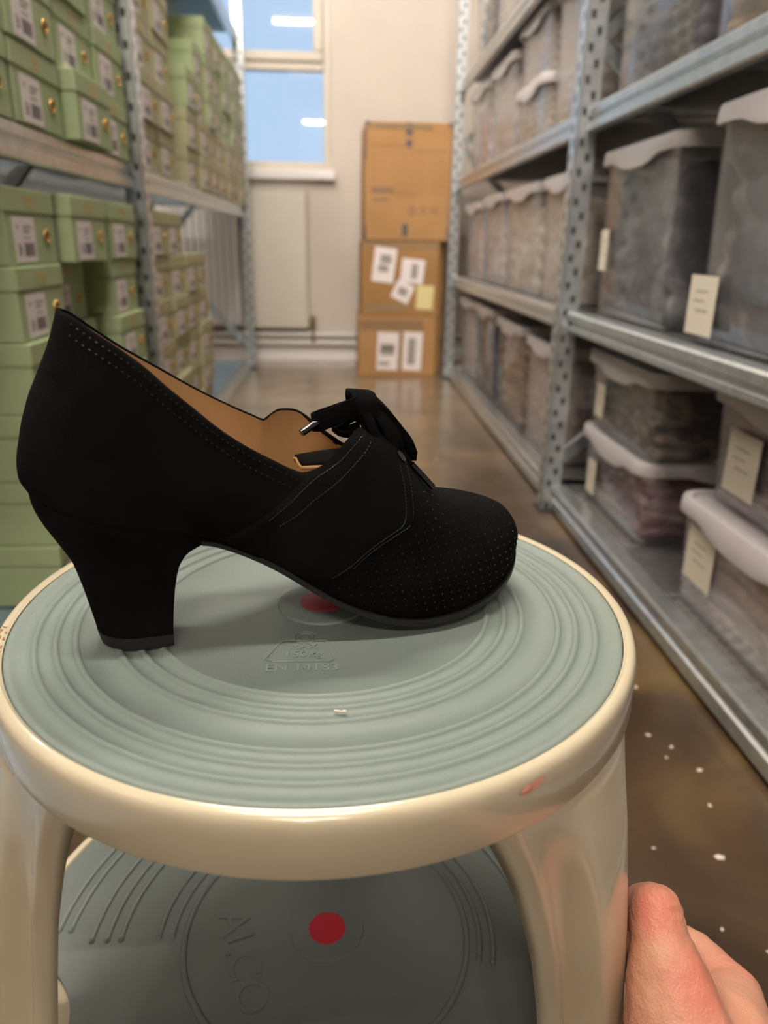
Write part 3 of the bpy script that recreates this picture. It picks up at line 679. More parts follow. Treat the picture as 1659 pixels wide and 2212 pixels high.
# legs
RL = pch([(.06, .186), (.21, .172), (.28, .163), (.33, .158), (.37, .1535), (.40, .1502), (.410, .1492), (.424, .1490)])
HW = pch([(.06, .045), (.205, .040), (.235, .034), (.28, .032), (.32, .036), (.345, .042), (.365, .048), (.383, .056), (.40, .064), (.410, .067), (.424, .068)])
RIB = pch([(.21, .0115), (.30, .012), (.36, .0095), (.395, .0035), (.412, .0003), (.424, 0)])
def leg(azd):
    g = MB(); a0 = radians(azd); nt_ = 40; nz = 46
    rows = []
    for i in range(nz+1):
        z = .196+(.422-.196)*i/nz; r_ = RL(z); hw = HW(z); rb = RIB(z); row = []
        for j in range(nt_+1):
            t = -1+2*j/nt_; at = abs(t)
            s_ = 1/(1+math.exp((at-.46)*20))-.35           # raised centre panel
            k = rb*s_ - rb*.25*math.exp(-((at-.68)/.12)**2) - .010*max(0, (at-.82)/.18)**2*min(1, (.424-z)/.03)
            rad = r_+k; a_ = a0+hw*t/r_
            if z > .405: rad = min(rad, .1486)
            row.append((rad*cos(a_), rad*sin(a_), z))
        rows.append(row)
    g.grid(rows); o = obj('leg', g, 'cream', ST, smooth=1.2)
    m = o.modifiers.new('s', 'SOLIDIFY'); m.thickness = .0018; m.offset = -1
    return o
LEGS = (-40, -153.5, 86)
for a_ in LEGS: leg(a_)
# lower step
ZL = .2080
base = [(.1805, ZL), (.1812, ZL+.0015), (.1830, ZL+.0022), (.1850, ZL+.0014), (.1862, ZL-.002), (.1865, ZL-.008), (.190, .16), (.200, .08), (.214, .022), (.2145, .018), (.2120, .018), (.197, .08), (.187, .16), (.1835, ZL-.010), (.18, ZL-.0035), (.02, ZL-.0035), (.02, ZL-.0015), (.179, ZL-.0015)]
obj('base_drum', MB().lathe(base, 160), 'cream', ST, smooth=.7)
obj('rubber_skirt', MB().lathe([(.2155, .001), (.219, .004), (.2175, .024), (.2150, .026), (.213, .020), (.213, .001)], 120, close=True), 'rubber', ST, smooth=.7)
m_ = MB().lathe([(.0001, ZL-.0013), (.1798, ZL-.0013), (.1802, ZL+.0006), (.1790, ZL+.0018), (.022, ZL+.0018), (.0215, ZL+.0028), (.0112, ZL+.0028), (.0001, ZL+.0028)], 160)
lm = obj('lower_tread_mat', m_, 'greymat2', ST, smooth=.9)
for ca in (-162, -27, 86):
    cm = MB().lathe([(.0001, ZL-.02), (.048, ZL-.02), (.048, ZL+.02), (.0001, ZL+.02)], 64)
    cut = obj('cut', cm, 'greymat2', loc=(.192*cos(radians(ca))+SX, .192*sin(radians(ca))+SY, 0))
    boolean(lm, cut)
obj('red_dot', MB().lathe([(.0110, ZL+.0028), (.0109, ZL+.0033), (.0001, ZL+.0034)], 48), 'red', ST, smooth=.6)
bd = MB(); zb = ZL+.0017
def arc(r_, a0, a1, rad=.0017):
    n = int(abs(a1-a0)/3)+2; bd.tube([(r_*cos(radians(a0+(a1-a0)*i/(n-1))), r_*sin(radians(a0+(a1-a0)*i/(n-1))), zb) for i in range(n)], rad, 8)
    for a_ in (a0, a1):
        if abs(a1-a0) < 359: bd.lathe([(.0001, zb+.0022), (.0014, zb+.0018), (.0021, zb)], 10, c=(r_*cos(radians(a_)), r_*sin(radians(a_))))
arc(.0840, 0, 360, .0019)
for r_ in (.0915, .0995): arc(r_, -15, 62); arc(r_, 110, 181)
for r_ in (.1215, .1295, .1385): arc(r_, -14, 64); arc(r_, 108, 181)
for r_ in (.1530, .1600): arc(r_, -10, 66); arc(r_, 106, 178)
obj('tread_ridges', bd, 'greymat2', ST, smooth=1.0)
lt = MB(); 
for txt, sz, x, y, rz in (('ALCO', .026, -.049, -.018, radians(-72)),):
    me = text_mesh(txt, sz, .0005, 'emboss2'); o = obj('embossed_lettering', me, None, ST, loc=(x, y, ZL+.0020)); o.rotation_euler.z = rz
# paint flakes / small debris on the tread
dbr = MB(); dbr.box((-.0021, -.0004, 0), (.0021, .0004, .0006)).box((.0012, -.0006, .0), (.0026, .0006, .0009))
o = obj('lint_scrap', dbr, 'chip', loc=(SX+.0085, SY-.0885-.005, ZT+.0012)); o.rotation_euler.z = -.25
tag(o, 'tiny pale scrap of lint lying on the grey top tread', 'scrap')

# ------------------------------------------------------------------ the shoe
SH = tag(empty('court_shoe', (-.09, .306, .4306), radians(16)), "black suede heeled lace-up pump with velvet bow standing on the stool", 'shoe')
backX = pch([(0, 0), (.10, -.0050), (.22, -.0064), (.36, -.0065), (.52, -.0056), (.66, -.0035), (.82, -.0012), (1, 0)])
zsole = pch([(-.0394, .0690), (-.02, .0605), (0, .0545), (.018, .0505), (.03, .0480), (.0386, .0446), (.0503, .0385), (.0596, .0325), (.0717, .0235), (.0843, .0150), (.0973, .0085), (.1109, .0038), (.1248, .0018), (.1389, .0022), (.1532, .0046), (.166, .0080), (.178, .0128), (.1865, .0185)])
ztn = pch([(-.0198, .1438), (-.0143, .1422), (-.0071, .1368), (.0027, .1297), (.0097, .1238), (.017, .1163), (.0273, .1066), (.0344, .0998), (.0455, .0910), (.0575, .0835), (.066, .0785), (.0705, .0768), (.083, .0800), (.0908, .0862), (.099, .0915), (.108, .0895), (.1162, .0830), (.123, .0745), (.1302, .0655), (.1404, .0562), (.157, .0525), (.170, .0487), (.178, .0448), (.183, .0392), (.1862, .0320), (.1875, .0265)])
ztf = pch([(-.0198, .1438), (-.017, .1420), (-.0081, .1345), (.0022, .1262), (.016, .1170), (.0321, .1065), (.0447, .0992), (.0575, .0925), (.0630, .0900), (.0660, .0925), (.0710, .0945), (.0767, .0940), (.0823, .0915), (.0857, .0885), (.095, .0810), (.1012, .0775), (.110, .0775), (.118, .0755), (.1302, .0655), (.1404, .0562), (.157, .0525), (.170, .0487), (.178, .0448), (.183, .0392), (.1862, .0320), (.1875, .0265)])
Wd = pch([(-.0394, 0), (-.0388, .0052), (-.0372, .0098), (-.034, .0148), (-.029, .0190), (-.020, .0235), (-.008, .0262), (.01, .0272), (.03, .0270), (.05, .0285), (.07, .0318), (.09, .0358), (.11, .0386), (.125, .0392), (.14, .0378), (.155, .0338), (.166, .0285), (.175, .0215), (.181, .0145), (.1845, .0088), (.1862, .0040), (.1865, 0)])
en = pch([(-.04, .86), (.05, .86), (.0705, .76), (.083, .58), (.095, .36), (.105, .24), (.118, .17), (.128, .07), (.138, .0), (.19, 0)])
ef = pch([(-.04, .86), (.05, .88), (.078, .84), (.088, .66), (.10, .42), (.118, .22), (.128, .07), (.138, .0), (.19, 0)])
def ue(u): return (1-cos(pi*u))/2
def shell_pt(u, s, side, off=0.0, dz=0):
    e_ = .35*u+.65*ue(u); xb = -.0394+(.1865+.0394)*e_; xt = -.0198+(.1875+.0198)*e_
    zt = (ztn if side < 0 else ztf)(xt); zb_ = zsole(xb)+.0030; ww = Wd(xb)
    e = (en if side < 0 else ef)(xt)
    x = xb+(xt-xb)*s+backX(s)*math.exp(-(e_/.075))
    z = zb_+(zt-zb_)*s
    c_ = sqrt(max(0, 1-s**2.5))
    if xb > .168: # rounder toe
        k = min(1, (xb-.168)/.0185); c_ = (1-k)*c_+k*sqrt(max(0, 1-abs(2*s-1)**2.2)) if s > .5 else c_
    low = 1-.10*(1-s)**5 + .03*sin(pi*min(1, s*1.1))*(1 if xb < .05 else 0)
    y = ww*low*(e+(1-e)*c_)
    if off: y = max(0, y-off)
    return Vector((x, side*y, z))
NU, NS = 120, 44
def shell_mesh(off=0, s1=1.0, uu=(0, 1), mi=0):
    m = MB()
    for side in (-1, 1):
        rows = []
        for i in range(NU+1):
            u = uu[0]+(uu[1]-uu[0])*i/NU
            rows.append([shell_pt(u, s1*j/NS, side, off) for j in range(NS+1)])
        m.grid(rows, mi=mi)
    return m
sm_ = shell_mesh(); me = sm_.mesh('upper', 'suede', 1.3)
bm = bmesh.new(); bm.from_mesh(me); bmesh.ops.remove_doubles(bm, verts=bm.verts, dist=.00012); bmesh.ops.recalc_face_normals(bm, faces=bm.faces); bm.to_mesh(me); bm.free()
up_ = obj('upper', me, None, SH)
md = up_.modifiers.new('s', 'SOLIDIFY'); md.thickness = .0011; md.offset = -1
bvh = BVHTree.FromPolygons([tuple(v) for v in sm_.v], sm_.f)
HIT = [False]
def near(x, z):
    HIT[0] = False
    h = bvh.ray_cast(Vector((x, -.2, z)), Vector((0, 1, 0)))
    if h[0] is None or h[0].y > .0015:
        # step down until the ray meets the shoe
        for k in range(1, 40):
            h = bvh.ray_cast(Vector((x, -.2, z-.0005*k)), Vector((0, 1, 0)))
            if h[0] is not None and h[0].y < .0015: return Vector((x, h[0].y, z)), Vector((0, -1, .3)).normalized()
        return Vector((x, 0, z)), Vector((0, -1, 0))
    HIT[0] = True
    n = h[1]
    if n.y > 0: n = -n
    return h[0], n
# tan lining just inside the upper and the footbed
ln = MB()
for side in (-1, 1):
    rows = []
    for i in range(91):
        u = .004+.60*i/90; rows.append([shell_pt(u, .985*j/30, side, .0019) for j in range(31)])
    ln.grid(rows)
lo = obj('lining', ln, 'tan', SH, smooth=1.2)
fb = MB(); rows = []
for i in range(60):
    u = .02+.62*i/59; a_ = shell_pt(u, .06, -1, .002); b_ = shell_pt(u, .06, 1, .002)
    rows.append([a_.lerp(b_, j/10) for j in range(11)])
fb.grid(rows); obj('footbed', fb, 'tan', SH, smooth=1.2)
# outsole
so = MB(); rows = []; n = 110
for i in range(n+1):
    e_ = .35*(i/n)+.65*ue(i/n); x = .026+(.1872-.026)*e_; xw = min(x, .18649)
    ww = Wd(xw)*(.965 if x > .06 else .90+.065*max(0, (x-.03)/.03))+.0008; zb_ = zsole(min(x, .1865)); ts = .0032 if x > .05 else .0022
    if i == n: ww = .0005
    rows.append([(x, -ww*.96, zb_), (x, -ww, zb_+.0008), (x, -ww, zb_+ts), (x, 0, zb_+ts+.0005), (x, ww, zb_+ts), (x, ww, zb_+.0008), (x, ww*.96, zb_), (x, 0, zb_)])
so.grid(rows, closed_v=True); obj('sole', so, 'soleblk', SH, smooth=.9)
# heel block: lofted from a D-shaped foot to the outline of the seat above
hb = pch([(0, -.0188), (.0048, -.0199), (.0131, -.0213), (.026, -.0236), (.0373, -.0261), (.0485, -.0297), (.0616, -.0350), (.0720, -.0397)])
hf = pch([(0, .0114), (.0057, .0117), (.0255, .0136), (.0382, .0159), (.0443, .0188), (.0476, .0225), (.0500, .0300)])
def heel_row(t, z0_=.0056, grow=0):
    row = []; nn = 26
    ks = [('b', k/nn) for k in range(nn+1)]
    for side in (-1, 1):
        seq = range(nn+1) if side < 0 else range(nn, -1, -1)
        for k in seq:
            a_ = 1-(k/nn)                      # 1 front .. 0 back (near side), reversed on the far side
            a_ = 1-cos((1-a_)*pi/2) if False else a_
            xs = -.0393+(.029+.0393)*a_**1.6; zs = zsole(xs)+.0034
            ys = max(Wd(xs)*.925, 0)+.0003
            z = z0_+(zs-z0_)*t
            zr = .0056+(.0720-.0056)*t if t > 0 else z0_
            xb_, xf_ = hb(z), hf(z)
            if z > .0476: xf_ = hf(.0476)+(.029-hf(.0476))*min(1, (z-.0476)/.0035)
            ab = a_**1.6
            c_ = 1-ab                           # bottom D outline
            yb = .0168*(1-max(0, (c_-.25)/.75)**2.3)**.5 if c_ > .25 else .0168
            q = t**1.7
            xb2 = xb_+grow*-1; x = xb2+(xf_+grow-xb2)*ab
            if t > .5: x = x+(xs-x)*((t-.5)/.5)**1.5*(1-a_)
            row.append((x, side*(yb+grow+(ys-yb)*q), z))
    return row
h_ = MB(); rws = [heel_row(i/44) for i in range(45)]; k = len(rws[0]); h_.grid(rws, closed_v=True); h_.f.append(tuple(range(k))); h_.m.append(0); n0 = len(h_.v)-k; h_.f.append(tuple(range(n0, n0+k))); h_.m.append(0)
obj('heel', h_, 'suede', SH, smooth=.9)
h_ = MB(); rws = [heel_row(0, z, .0002) for z in (0, .0006, .003, .0056)]; h_.grid(rws, closed_v=True); n0 = len(h_.v)-k; h_.f.append(tuple(range(k))); h_.m.append(0); h_.f.append(tuple(range(n0, n0+k))); h_.m.append(0)
tp_ = obj('heel_tip', h_, 'rubber', SH, smooth=.9); tp_['label'] = 'dark rubber heel tip'
# overlay tab on the near side, between seam and front edge
Rr = poly([(.1005, .0925), (.0955, .0905), (.0908, .0866), (.083, .0808), (.0712, .0752), (.0655, .0712), (.0594, .0662), (.0514, .0609), (.0437, .0560), (.034, .0515)], 60)
Fr = poly([(.1125, .0870), (.1162, .0823), (.1184, .0765), (.1191, .0683), (.1189, .0598), (.1183, .0540), (.1165, .0508), (.1053, .0455), (.0968, .0400), (.0901, .0338), (.0817, .0284), (.068, .0290)], 60)
tb = MB(); rows = []
def offp(x, z, d):
    p, n = near(x, z); return p+Vector((n.x*.3, n.y, n.z)).normalized()*d
for i in range(60):
    (xa, za), (xb, zb2) = Rr[i], Fr[i]; row = []
    for j in range(31):
        t = j/30; edge = min(t, 1-t)*31; d = .0013*min(1, .15+edge/1.6)
        row.append(offp(xa+(xb-xa)*t, za+(zb2-za)*t, d))
    rows.append(row)
tb.grid(rows); tabo = obj('lace_tab', tb, 'suede', SH, smooth=1.2)
# stitching: short raised dashes laid on the surface
stc = MB()
def stitch(pts, n, d=.0014, L_=.0011, r_=.00018):
    P = poly(pts, n*2)
    for i in range(0, len(P)-1, 2):
        a_ = offp(*P[i], d); b_ = offp(*P[i+1], d); c_ = (a_+b_)/2; t = (b_-a_).normalized()
        if (b_-a_).length > .006: continue
        stc.tube([c_-t*L_/2, c_+t*L_/2], r_, 5)
stitch([(x+.0022, z-.0008) for x, z in [(.0955, .0895), (.0908, .0858), (.083, .0797), (.0712, .0742), (.0655, .0702), (.0594, .0652), (.0514, .0599)]], 36)
stitch([(.1010, .0865), (.0925, .0790), (.083, .0715), (.0735, .0660), (.0655, .0600), (.058, .0560)], 34)
stitch([(.1172, .0775), (.1177, .0690), (.1175, .0600), (.1168, .0540)], 18)
stitch([(.1135, .0760), (.1140, .0680), (.1138, .0600), (.1125, .0535), (.1040, .0480), (.0955, .0425), (.0880, .0360), (.080, .0305)], 46)
stitch([(.1150, .0515), (.1045, .0465), (.0960, .0412), (.0890, .0348)], 22)
obj('stitching', stc, 'thread', SH, smooth=.8)
st2 = MB(); stc = st2
tl = [(-.0143, .1422), (-.0071, .1368), (.0027, .1297), (.0097, .1238), (.017, .1163), (.0273, .1066), (.0344, .0998), (.0455, .0910), (.0575, .0835), (.068, .0775)]
stitch([(x-.0006, z-.0030) for x, z in tl], 42, d=.0002, L_=.0007, r_=.0003)
stitch([(x-.0016, z-.0070) for x, z in tl], 40, d=.0002, L_=.0007, r_=.0003)
obj('topline_stitching', st2, 'perf', SH, smooth=.8)
# perforations of the vamp
pf = MB()
def perf(x, z):
    if z < zsole(min(x, .186))+.0075: return
    p, n = near(x, z)
    if not HIT[0] or p.y > -.0005: return
    a_ = n.cross(Vector((0, 0, 1))).normalized(); b_ = n.cross(a_); m = 8
    q = p+n*.00012; R0, R1 = .00052, .00034
    rows = [[q+(a_*cos(2*pi*k/m)+b_*sin(2*pi*k/m))*R0+n*.00000 for k in range(m)], [q+n*.0002+(a_*cos(2*pi*k/m)+b_*sin(2*pi*k/m))*(R0+R1)/2 for k in range(m)],
            [q-n*.0001+(a_*cos(2*pi*k/m)+b_*sin(2*pi*k/m))*R1 for k in range(m)]]
    pf.grid(rows, closed_v=True)
    k0 = len(pf.v)-m; pf.f.append(tuple(range(k0, k0+m))); pf.m.append(1)
def frontx(z):  # tab edge at this height, +clearance
    best = -1
    for (x, zz) in Fr:
        if abs(zz-z) < .0016: best = max(best, x)
    return best+.0035 if best > 0 else .076+max(0, (.030-z))*.2
iz = 0; z = .0100
while z < .0640:
    x = .078+(.0022 if iz % 2 else 0)+ (z-.01)*.35
    while x < .187:
        if x > frontx(z): perf(x, z)
        x += .0046 if z < .05 else .0052
    z += .0037; iz += 1
obj('perforations', pf, ['perf', 'hole'], SH, smooth=.8)
# tongue under the laces
for nm, dz, gr, mt_ in (('tongue', 0, 0, 'suede'), ('tongue_lining', -.0013, .0007, 'tan')):
    tg = MB(); rows = []
    for i in range(18):
        x = .0728-gr+.0505*i/17; zc = pch([(.07, .0770), (.083, .0778), (.10, .0785), (.112, .0765), (.1255, .0690)])(x); hw_ = (.0085+gr)*min(1, .62+i/9)
        rows.append([(x-.002*abs(j)/6+.003*(j/6)**2*(1-i/17), hw_*j/6, zc+dz-.0030*(j/6)**2) for j in range(-6, 7)])
    tg.grid(rows); o = obj(nm, tg, mt_, SH, smooth=1.2)
    md = o.modifiers.new('s', 'SOLIDIFY'); md.thickness = .0011; md.offset = 1
# velvet ribbon lace: bow loops, knot, strands
def ribbon(name, pts, wv, width, th=.0011, n=28, wv2=None):
    P = [Vector(p) for p in poly(pts, n)]; a0 = Vector(wv).normalized(); a1 = Vector(wv2).normalized() if wv2 else a0
    wd = width if callable(width) else (lambda t: width); rows = []
    for i, p in enumerate(P):
        t = (P[min(i+1, n-1)]-P[max(i-1, 0)]).normalized(); k = i/(n-1); w_ = a0.lerp(a1, k)
        w_ = (w_-t*w_.dot(t)).normalized(); nn = t.cross(w_).normalized(); h = wd(k)/2
        rows.append([p-w_*h-nn*th/2, p-w_*h*.9-nn*th*.62, p+w_*h*.9-nn*th*.62, p+w_*h-nn*th/2, p+w_*h+nn*th/2, p+w_*h*.9+nn*th*.62, p-w_*h*.9+nn*th*.62, p-w_*h+nn*th/2])
    m = MB(); m.grid(rows, closed_v=True); m.f += [tuple(range(8)), tuple(range(len(m.v)-8, len(m.v)))]; m.m += [0, 0]
    return m
lace = empty('lace'); lace.parent = SH
def lp(name, m, mt='velvet', sm=.9): return obj(name, m, mt, lace, smooth=sm)
# left loop of the bow: out to the left and back
lp('bow_loop', ribbon('a', [(.1040, -.004, .0985), (.0989, -.009, .1008), (.0925, -.012, .0998), (.0862, -.013, .0978), (.0800, -.012, .0955), (.0782, -.009, .0950), (.0790, -.006, .0945), (.0862, -.003, .0958), (.0950, -.002, .0975), (.1040, -.001, .0985)], (0, .12, 1), lambda t: .0080+.0045*(2*t-1)**4, .0011, 44))
lp('bow_loop', ribbon('a', [(.1040, .0020, .0965), (.0985, .0050, .0930), (.0945, .0060, .0900), (.0932, .0050, .0880), (.0970, .0030, .0868), (.1030, .0010, .0885)], (0, 1, .3), .0080, .0020, 24))
# right loop
lp('bow_loop', ribbon('a', [(.1040, -.001, .1035), (.1075, -.002, .1020), (.1130, -.004, .0972), (.1185, -.005, .0905), (.1235, -.006, .0835), (.1262, -.006, .0768), (.1248, -.005, .0768), (.1215, -.003, .0815), (.1170, -.001, .0880), (.1115, .001, .0940), (.1060, .002, .0975)], (0, 1, .2), lambda t: .0100, .0030, 48))
lp('bow_loop', ribbon('a', [(.1065, -.006, .0985), (.1110, -.009, .0945), (.1160, -.010, .0880), (.1195, -.009, .0815), (.1200, -.007, .0800)], (.55, .8, .35), .0070, .0030, 24))
# knot fold on top: a wide band coming over from the back and down the front
lp('knot', ribbon('a', [(.1040, .0070, .0960), (.1030, .0060, .1010), (.1020, .0010, .1052), (.1018, -.0045, .1054), (.1022, -.0090, .1030), (.1030, -.0110, .0985), (.1045, -.0120, .0930)], (1, 0, -.12), lambda t: .0122-.003*abs(t-.5)*2, .0024, 40))
kb = MB()
rows = [[(.1035+.0062*sin(pi*i/12)*cos(2*pi*k/16), -.004+.0062*sin(pi*i/12)*sin(2*pi*k/16), .0985+.0078*cos(pi*i/12)) for k in range(16)] for i in range(13)]
kb.grid(rows, closed_v=True); lp('knot', kb)
# strands threaded down the eyelets
lp('strand', ribbon('a', [(.1010, -.0125, .0985), (.1030, -.0150, .0930), (.1055, -.0170, .0868)], (1, .3, 0), .0046, .0020, 14))
lp('strand', ribbon('a', [(.1075, -.0120, .0965), (.1110, -.0150, .0900), (.1138, -.0165, .0825)], (1, .3, 0), .0050, .0022, 14))
lp('strand', ribbon('a', [(.1040, .000, .0950), (.1100, -.003, .0890), (.1165, -.006, .0800), (.1190, -.007, .0765)], (.5, .8, 0), .0090, .0020, 14))
eh = MB().lathe([(.0001, 0), (.0019, 0), (.0023, .0003)], 20); oe = obj('eyelet', eh, 'hole', SH)
pe, ne = near(.1150, .0790); oe.location = pe+ne*.0014; oe.rotation_euler = Vector(ne).to_track_quat('Z', 'Y').to_euler(); oe.scale = (1, 1.3, 1)
ag = MB().tube([(.0795, -.0125, .0955), (.0775, -.0135, .0950), (.0716, -.0150, .0920)], [.0012, .0016, .0016], 12); a1 = obj('aglet', ag, 'aglet', lace, smooth=.8); a1['label'] = 'shiny dark metal lace tip'
ag = MB().tube([(.1235, -.013, .0735), (.1290, -.0138, .0675), (.1343, -.0140, .0616)], .0015, 12); a1 = obj('aglet', ag, 'aglet', lace, smooth=.8); a1['label'] = 'shiny dark metal lace tip'
lp('strand', MB().tube([(.1165, -.006, .0850), (.1200, -.010, .0790), (.1235, -.013, .0735)], .0011, 8))

# ------------------------------------------------------------------ the hand on the stool leg
def hand():
    J = {}; E = []
    def j(n, p, r_): J[n] = (Vector(p), r_)
    j('fore2', (.300, -.050, .165), .034); j('fore1', (.240, .045, .198), .029)
    j('wrist', (.192, .130, .232), .0255); j('palm0', (.166, .180, .258), .0265)
    j('th0', (.1425, .207, .281), .0245); j('thm', (.1418, .2255, .2980), .0185); j('thp', (.1412, .237, .3085), .0135); j('thi', (.1420, .247, .3165), .0120); j('tht', (.1425, .259, .306), .0102); j('the', (.1405, .267, .292), .0080)
    j('palmi', (.171, .221, .269), .0205); j('mi', (.1885, .246, .2595), .0142)
    j('palmm', (.192, .207, .243), .018); j('mm', (.198, .244, .240), .0125)
    j('palmr', (.200, .200, .228), .018); j('mr', (.204, .237, .223), .0118)
    j('palml', (.205, .190, .214), .016); j('ml', (.208, .226, .206), .0108)
    for n, q in (('i', ((.1850, .277, .2535), (.169, .303, .243), (.150, .310, .238), (.139, .303, .236))),
                 ('m', ((.198, .281, .235), (.179, .308, .228), (.158, .314, .224), (.146, .305, .223))),
                 ('r', ((.207, .272, .219), (.197, .298, .217), (.181, .309, .217), (.170, .303, .218))),
                 ('l', ((.214, .254, .201), (.213, .276, .198), (.204, .289, .198), (.194, .288, .200)))):
        for k, (p, r_) in enumerate(zip(q, (.0098, .0088, .0080, .0064))): j(n+str(k+1), p, r_*(.9 if n == 'l' else 1))
        E.extend([('palm'+n, 'm'+n), ('m'+n, n+'1'), (n+'1', n+'2'), (n+'2', n+'3'), (n+'3', n+'4')])
    E.extend([('wrist', 'fore1'), ('fore1', 'fore2'), ('wrist', 'palm0'), ('palm0', 'th0'), ('th0', 'thm'), ('thm', 'thp'), ('thp', 'thi'), ('thi', 'tht'), ('tht', 'the'),
              ('palm0', 'palmi'), ('palm0', 'palmm'), ('palm0', 'palmr'), ('palm0', 'palml')])
    # union of tapered limbs, fused and smoothed into one continuous surface
    m = MB()
    def ball(p, r_):
        m.grid([[p+Vector((sin(pi*i/10)*cos(2*pi*k/18), sin(pi*i/10)*sin(2*pi*k/18), cos(pi*i/10)))*r_ for k in range(18)] for i in range(11)], closed_v=True)
    for a_, b_ in E:
        (pa, ra), (pb, rb2) = J[a_], J[b_]; n = max(3, int((pb-pa).length/.006))
        for i in range(n+1): t = i/n; ball(pa.lerp(pb, t), ra+(rb2-ra)*t)
    # web between thumb and index, flesh of the palm, wrist tendons
    for a_, b_, r_ in (('thm', 'palmi', .014), ('th0', 'palmi', .019), ('palmi', 'palmm', .019), ('palmm', 'palmr', .019), ('palmr', 'palml', .017), ('mi', 'mm', .0105), ('mm', 'mr', .0105), ('mr', 'ml', .0095)):
        pa, pb = J[a_][0], J[b_][0]
        for i in range(7): ball(pa.lerp(pb, i/6), r_)
    o = obj('hand', m, 'skin')
    rm = o.modifiers.new('r', 'REMESH'); rm.mode = 'VOXEL'; rm.voxel_size = .0014; rm.use_smooth_shade = True
    s_ = o.modifiers.new('s', 'SMOOTH'); s_.factor = .5; s_.iterations = 10
    bpy.context.view_layer.update(); me = evald(o); bpy.data.objects.remove(o)
    # the rest of the crouching figure, unseen behind the camera, added to shade the stool
    K = {k: (Vector(p), r_) for k, p, r_ in (('pel', (.04, -.86, .34), .135), ('wai', (.04, -.83, .50), .115), ('che', (.04, -.72, .68), .125), ('nec', (.035, -.62, .84), .055), ('hd', (.03, -.57, .95), .078), ('hdt', (.03, -.56, 1.00), .080),
        ('shr', (.19, -.68, .77), .055), ('elr', (.33, -.42, .45), .040), ('wrr', (.235, .05, .200), .027), ('shl', (-.12, -.68, .77), .055), ('ell', (-.24, -.46, .55), .040), ('wrl', (-.12, -.20, .585), .027), ('hal', (-.07, -.125, .60), .026),
        ('hir', (.13, -.84, .33), .085), ('knr', (.26, -.42, .44), .060), ('anr', (.24, -.62, .09), .042), ('fr', (.25, -.46, .04), .036), ('hil', (-.06, -.84, .33), .085), ('knl', (-.20, -.42, .42), .060), ('anl', (-.18, -.62, .09), .042), ('fl', (-.19, -.46, .04), .036),
        ('jaw', (.03, -.515, .915), .045), ('nos', (.03, -.480, .955), .012), ('ear', (.108, -.575, .955), .016), ('eal', (-.048, -.575, .955), .016))}
    def limbs(pairs, grow=0):
        b_ = MB()
        for p, q in pairs:
            (pa, ra), (pb, rb2) = K[p], K[q]; n = max(2, int((pb-pa).length/.02))
            for i in range(n+1):
                t = i/n; c_ = pa.lerp(pb, t); r_ = ra+(rb2-ra)*t+grow
                b_.grid([[c_+Vector((sin(pi*a/9)*cos(2*pi*k/16), sin(pi*a/9)*sin(2*pi*k/16), cos(pi*a/9)))*r_ for k in range(16)] for a in range(10)], closed_v=True)
        return b_
    def fuse(mb, vox, mt_):
        q = obj('q', mb, mt_); r2 = q.modifiers.new('r', 'REMESH'); r2.mode = 'VOXEL'; r2.voxel_size = vox; r2.use_smooth_shade = True
        s2 = q.modifiers.new('s', 'SMOOTH'); s2.factor = .5; s2.iterations = 5
        bpy.context.view_layer.update(); mm = evald(q); bpy.data.objects.remove(q); return mm
    BODY = [('pel', 'wai'), ('wai', 'che'), ('che', 'nec'), ('nec', 'hd'), ('hd', 'hdt'), ('hd', 'jaw'), ('hd', 'nos'), ('hd', 'ear'), ('hd', 'eal'), ('che', 'shr'), ('shr', 'elr'), ('elr', 'wrr'), ('che', 'shl'), ('shl', 'ell'), ('ell', 'wrl'), ('wrl', 'hal'),
            ('pel', 'hir'), ('hir', 'knr'), ('knr', 'anr'), ('anr', 'fr'), ('pel', 'hil'), ('hil', 'knl'), ('knl', 'anl'), ('anl', 'fl')]
    rest = fuse(limbs(BODY), .010, 'skin')
    K['wrr'] = (Vector((.262, -.02, .222)), .030); K['wrl'] = (Vector((-.14, -.24, .58)), .030)
    jk = fuse(limbs([('wai', 'che'), ('pel', 'wai'), ('che', 'shr'), ('shr', 'elr'), ('elr', 'wrr'), ('che', 'shl'), ('shl', 'ell'), ('ell', 'wrl')], .012), .010, 'jacket')
    tr = fuse(limbs([('pel', 'hir'), ('hir', 'knr'), ('knr', 'anr'), ('pel', 'hil'), ('hil', 'knl'), ('knl', 'anl')], .016), .010, 'jeans')
    K['hdt'] = (Vector((.03, -.590, 1.01)), .078); K['nec'] = (Vector((.03, -.625, .93)), .060)
    hr = fuse(limbs([('hdt', 'nec')], .012), .008, 'hair')
    shoes_ = fuse(limbs([('anr', 'fr'), ('anl', 'fl')], .010), .008, 'jeans')
    bm = bmesh.new(); bm.from_mesh(me); bm.from_mesh(rest); bm.to_mesh(me); bm.free()
    P_ = [v.co.copy() for v in me.vertices]; N_ = [v.normal.copy() for v in me.vertices]
    A, B = Vector((.148, .220, .314)), Vector((.156, .204, .304)); flat = []
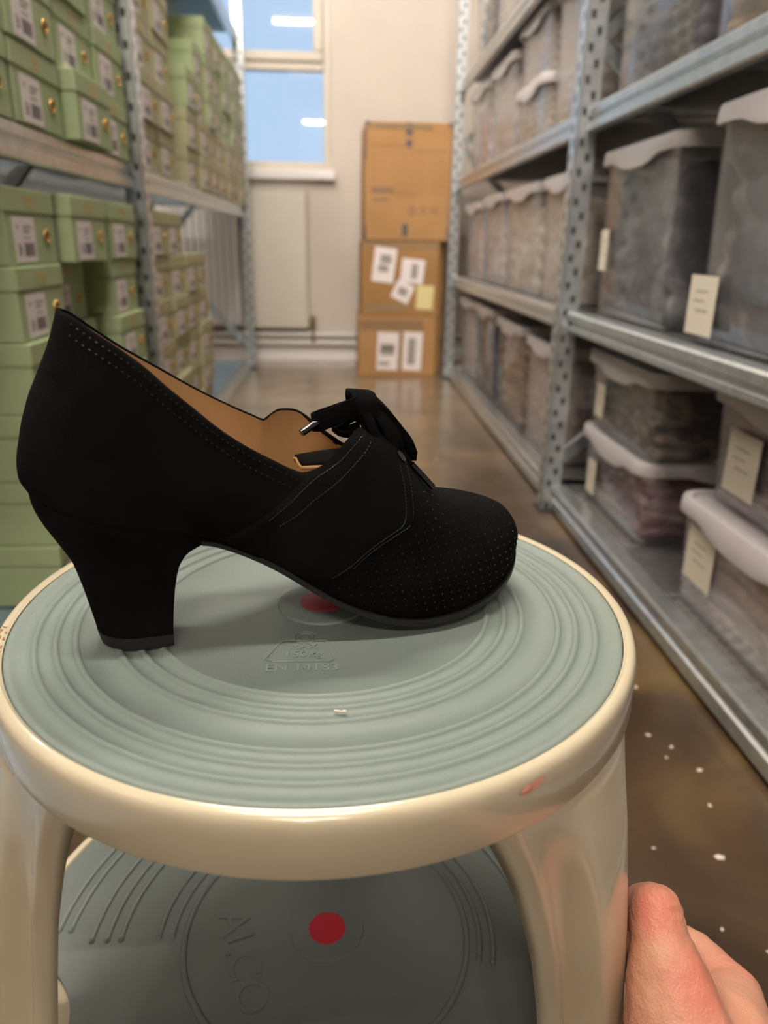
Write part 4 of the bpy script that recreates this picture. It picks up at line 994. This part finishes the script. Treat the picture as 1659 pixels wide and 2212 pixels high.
    for c_, n_ in zip(P_, N_):   # knuckle folds, the stretched tendon ridge and the slight unevenness of skin
        q = 0; d = (c_-J['thi'][0]).length
        if d < .024: q += .00040*sin(c_.z*2400+c_.x*900)*(1-d/.024)
        d = (c_-J['thm'][0]).length
        if d < .026: q += .00022*sin(c_.z*1900-c_.x*1200)*(1-d/.026)
        t = max(0, min(1, (c_-A).dot(B-A)/(B-A).length_squared)); d = (c_-A.lerp(B, t)).length
        if d < .014: q += .0016*math.exp(-(d/.006)**2)
        if c_.y > .1: q += .0006*noise.noise(c_*90)+.00025*noise.noise(c_*260)
        flat += list(c_+n_*q)
    me.vertices.foreach_set('co', flat)
    for p in me.polygons: p.use_smooth = True
    me.name = 'hand'
    o = obj('person', me, None)
    tag(o, "person crouching behind the camera, bare right hand gripping the stool leg", 'person')
    for n, mm in (('jacket', jk), ('trousers', tr), ('hair', hr), ('footwear', shoes_)): obj(n, mm, None, o)
    return o
hand()

# ------------------------------------------------------------------ small debris on the floor
fl = MB(); fl.add([(-.004, -.002, 0), (.001, -.003, 0), (.005, .000, 0), (.002, .003, 0), (-.003, .002, 0), (-.003, -.001, .0012), (.003, .0, .0014), (0, .002, .0012)],
                  [(0, 1, 6, 5), (1, 2, 6), (2, 3, 7, 6), (3, 4, 7), (4, 0, 5, 7), (5, 6, 7), (0, 4, 3, 2, 1)])
FLK = ['upper left of the pair by the rack kerb', 'upper right of the pair by the rack kerb', 'first below the pair by the rack kerb', 'small bright one under the kerb flake pair',
       'faint one left of the kerb', 'elongated one nearest the rack kerb', 'lone one in the brown patch beside the kerb', 'big bright one right of the stool leg', 'small one just above the hand',
       'small one above the knuckles', 'left of the two beside the knuckles', 'right of the two beside the knuckles', 'close to the stool leg above the thumb', 'far up the aisle before the cartons', 'mid aisle beyond the shoe toe']
fme = fl.mesh('paint_flake', 'chip')
for i, (x, y, s_) in enumerate(((.415, .905, .7), (.425, .90, .8), (.40, .79, .8), (.42, .765, .7), (.405, .745, .5), (.436, .72, .9), (.42, .66, .7), (.395, .585, 1.3), (.355, .50, .5), (.386, .475, .5), (.372, .435, 1.2), (.398, .43, 1.2), (.33, .60, .5), (.13, 2.4, 1.), (.28, 2.1, 1.))):
    o = bpy.data.objects.new('paint_flake', fme); COL.objects.link(o); o.location = (x, y, .0002); o.rotation_euler.z = i*1.3; o.scale = (s_, s_, s_)
    tag(o, 'white paint flake on brown floor, '+FLK[i], 'flake', 'white paint flakes on the floor')
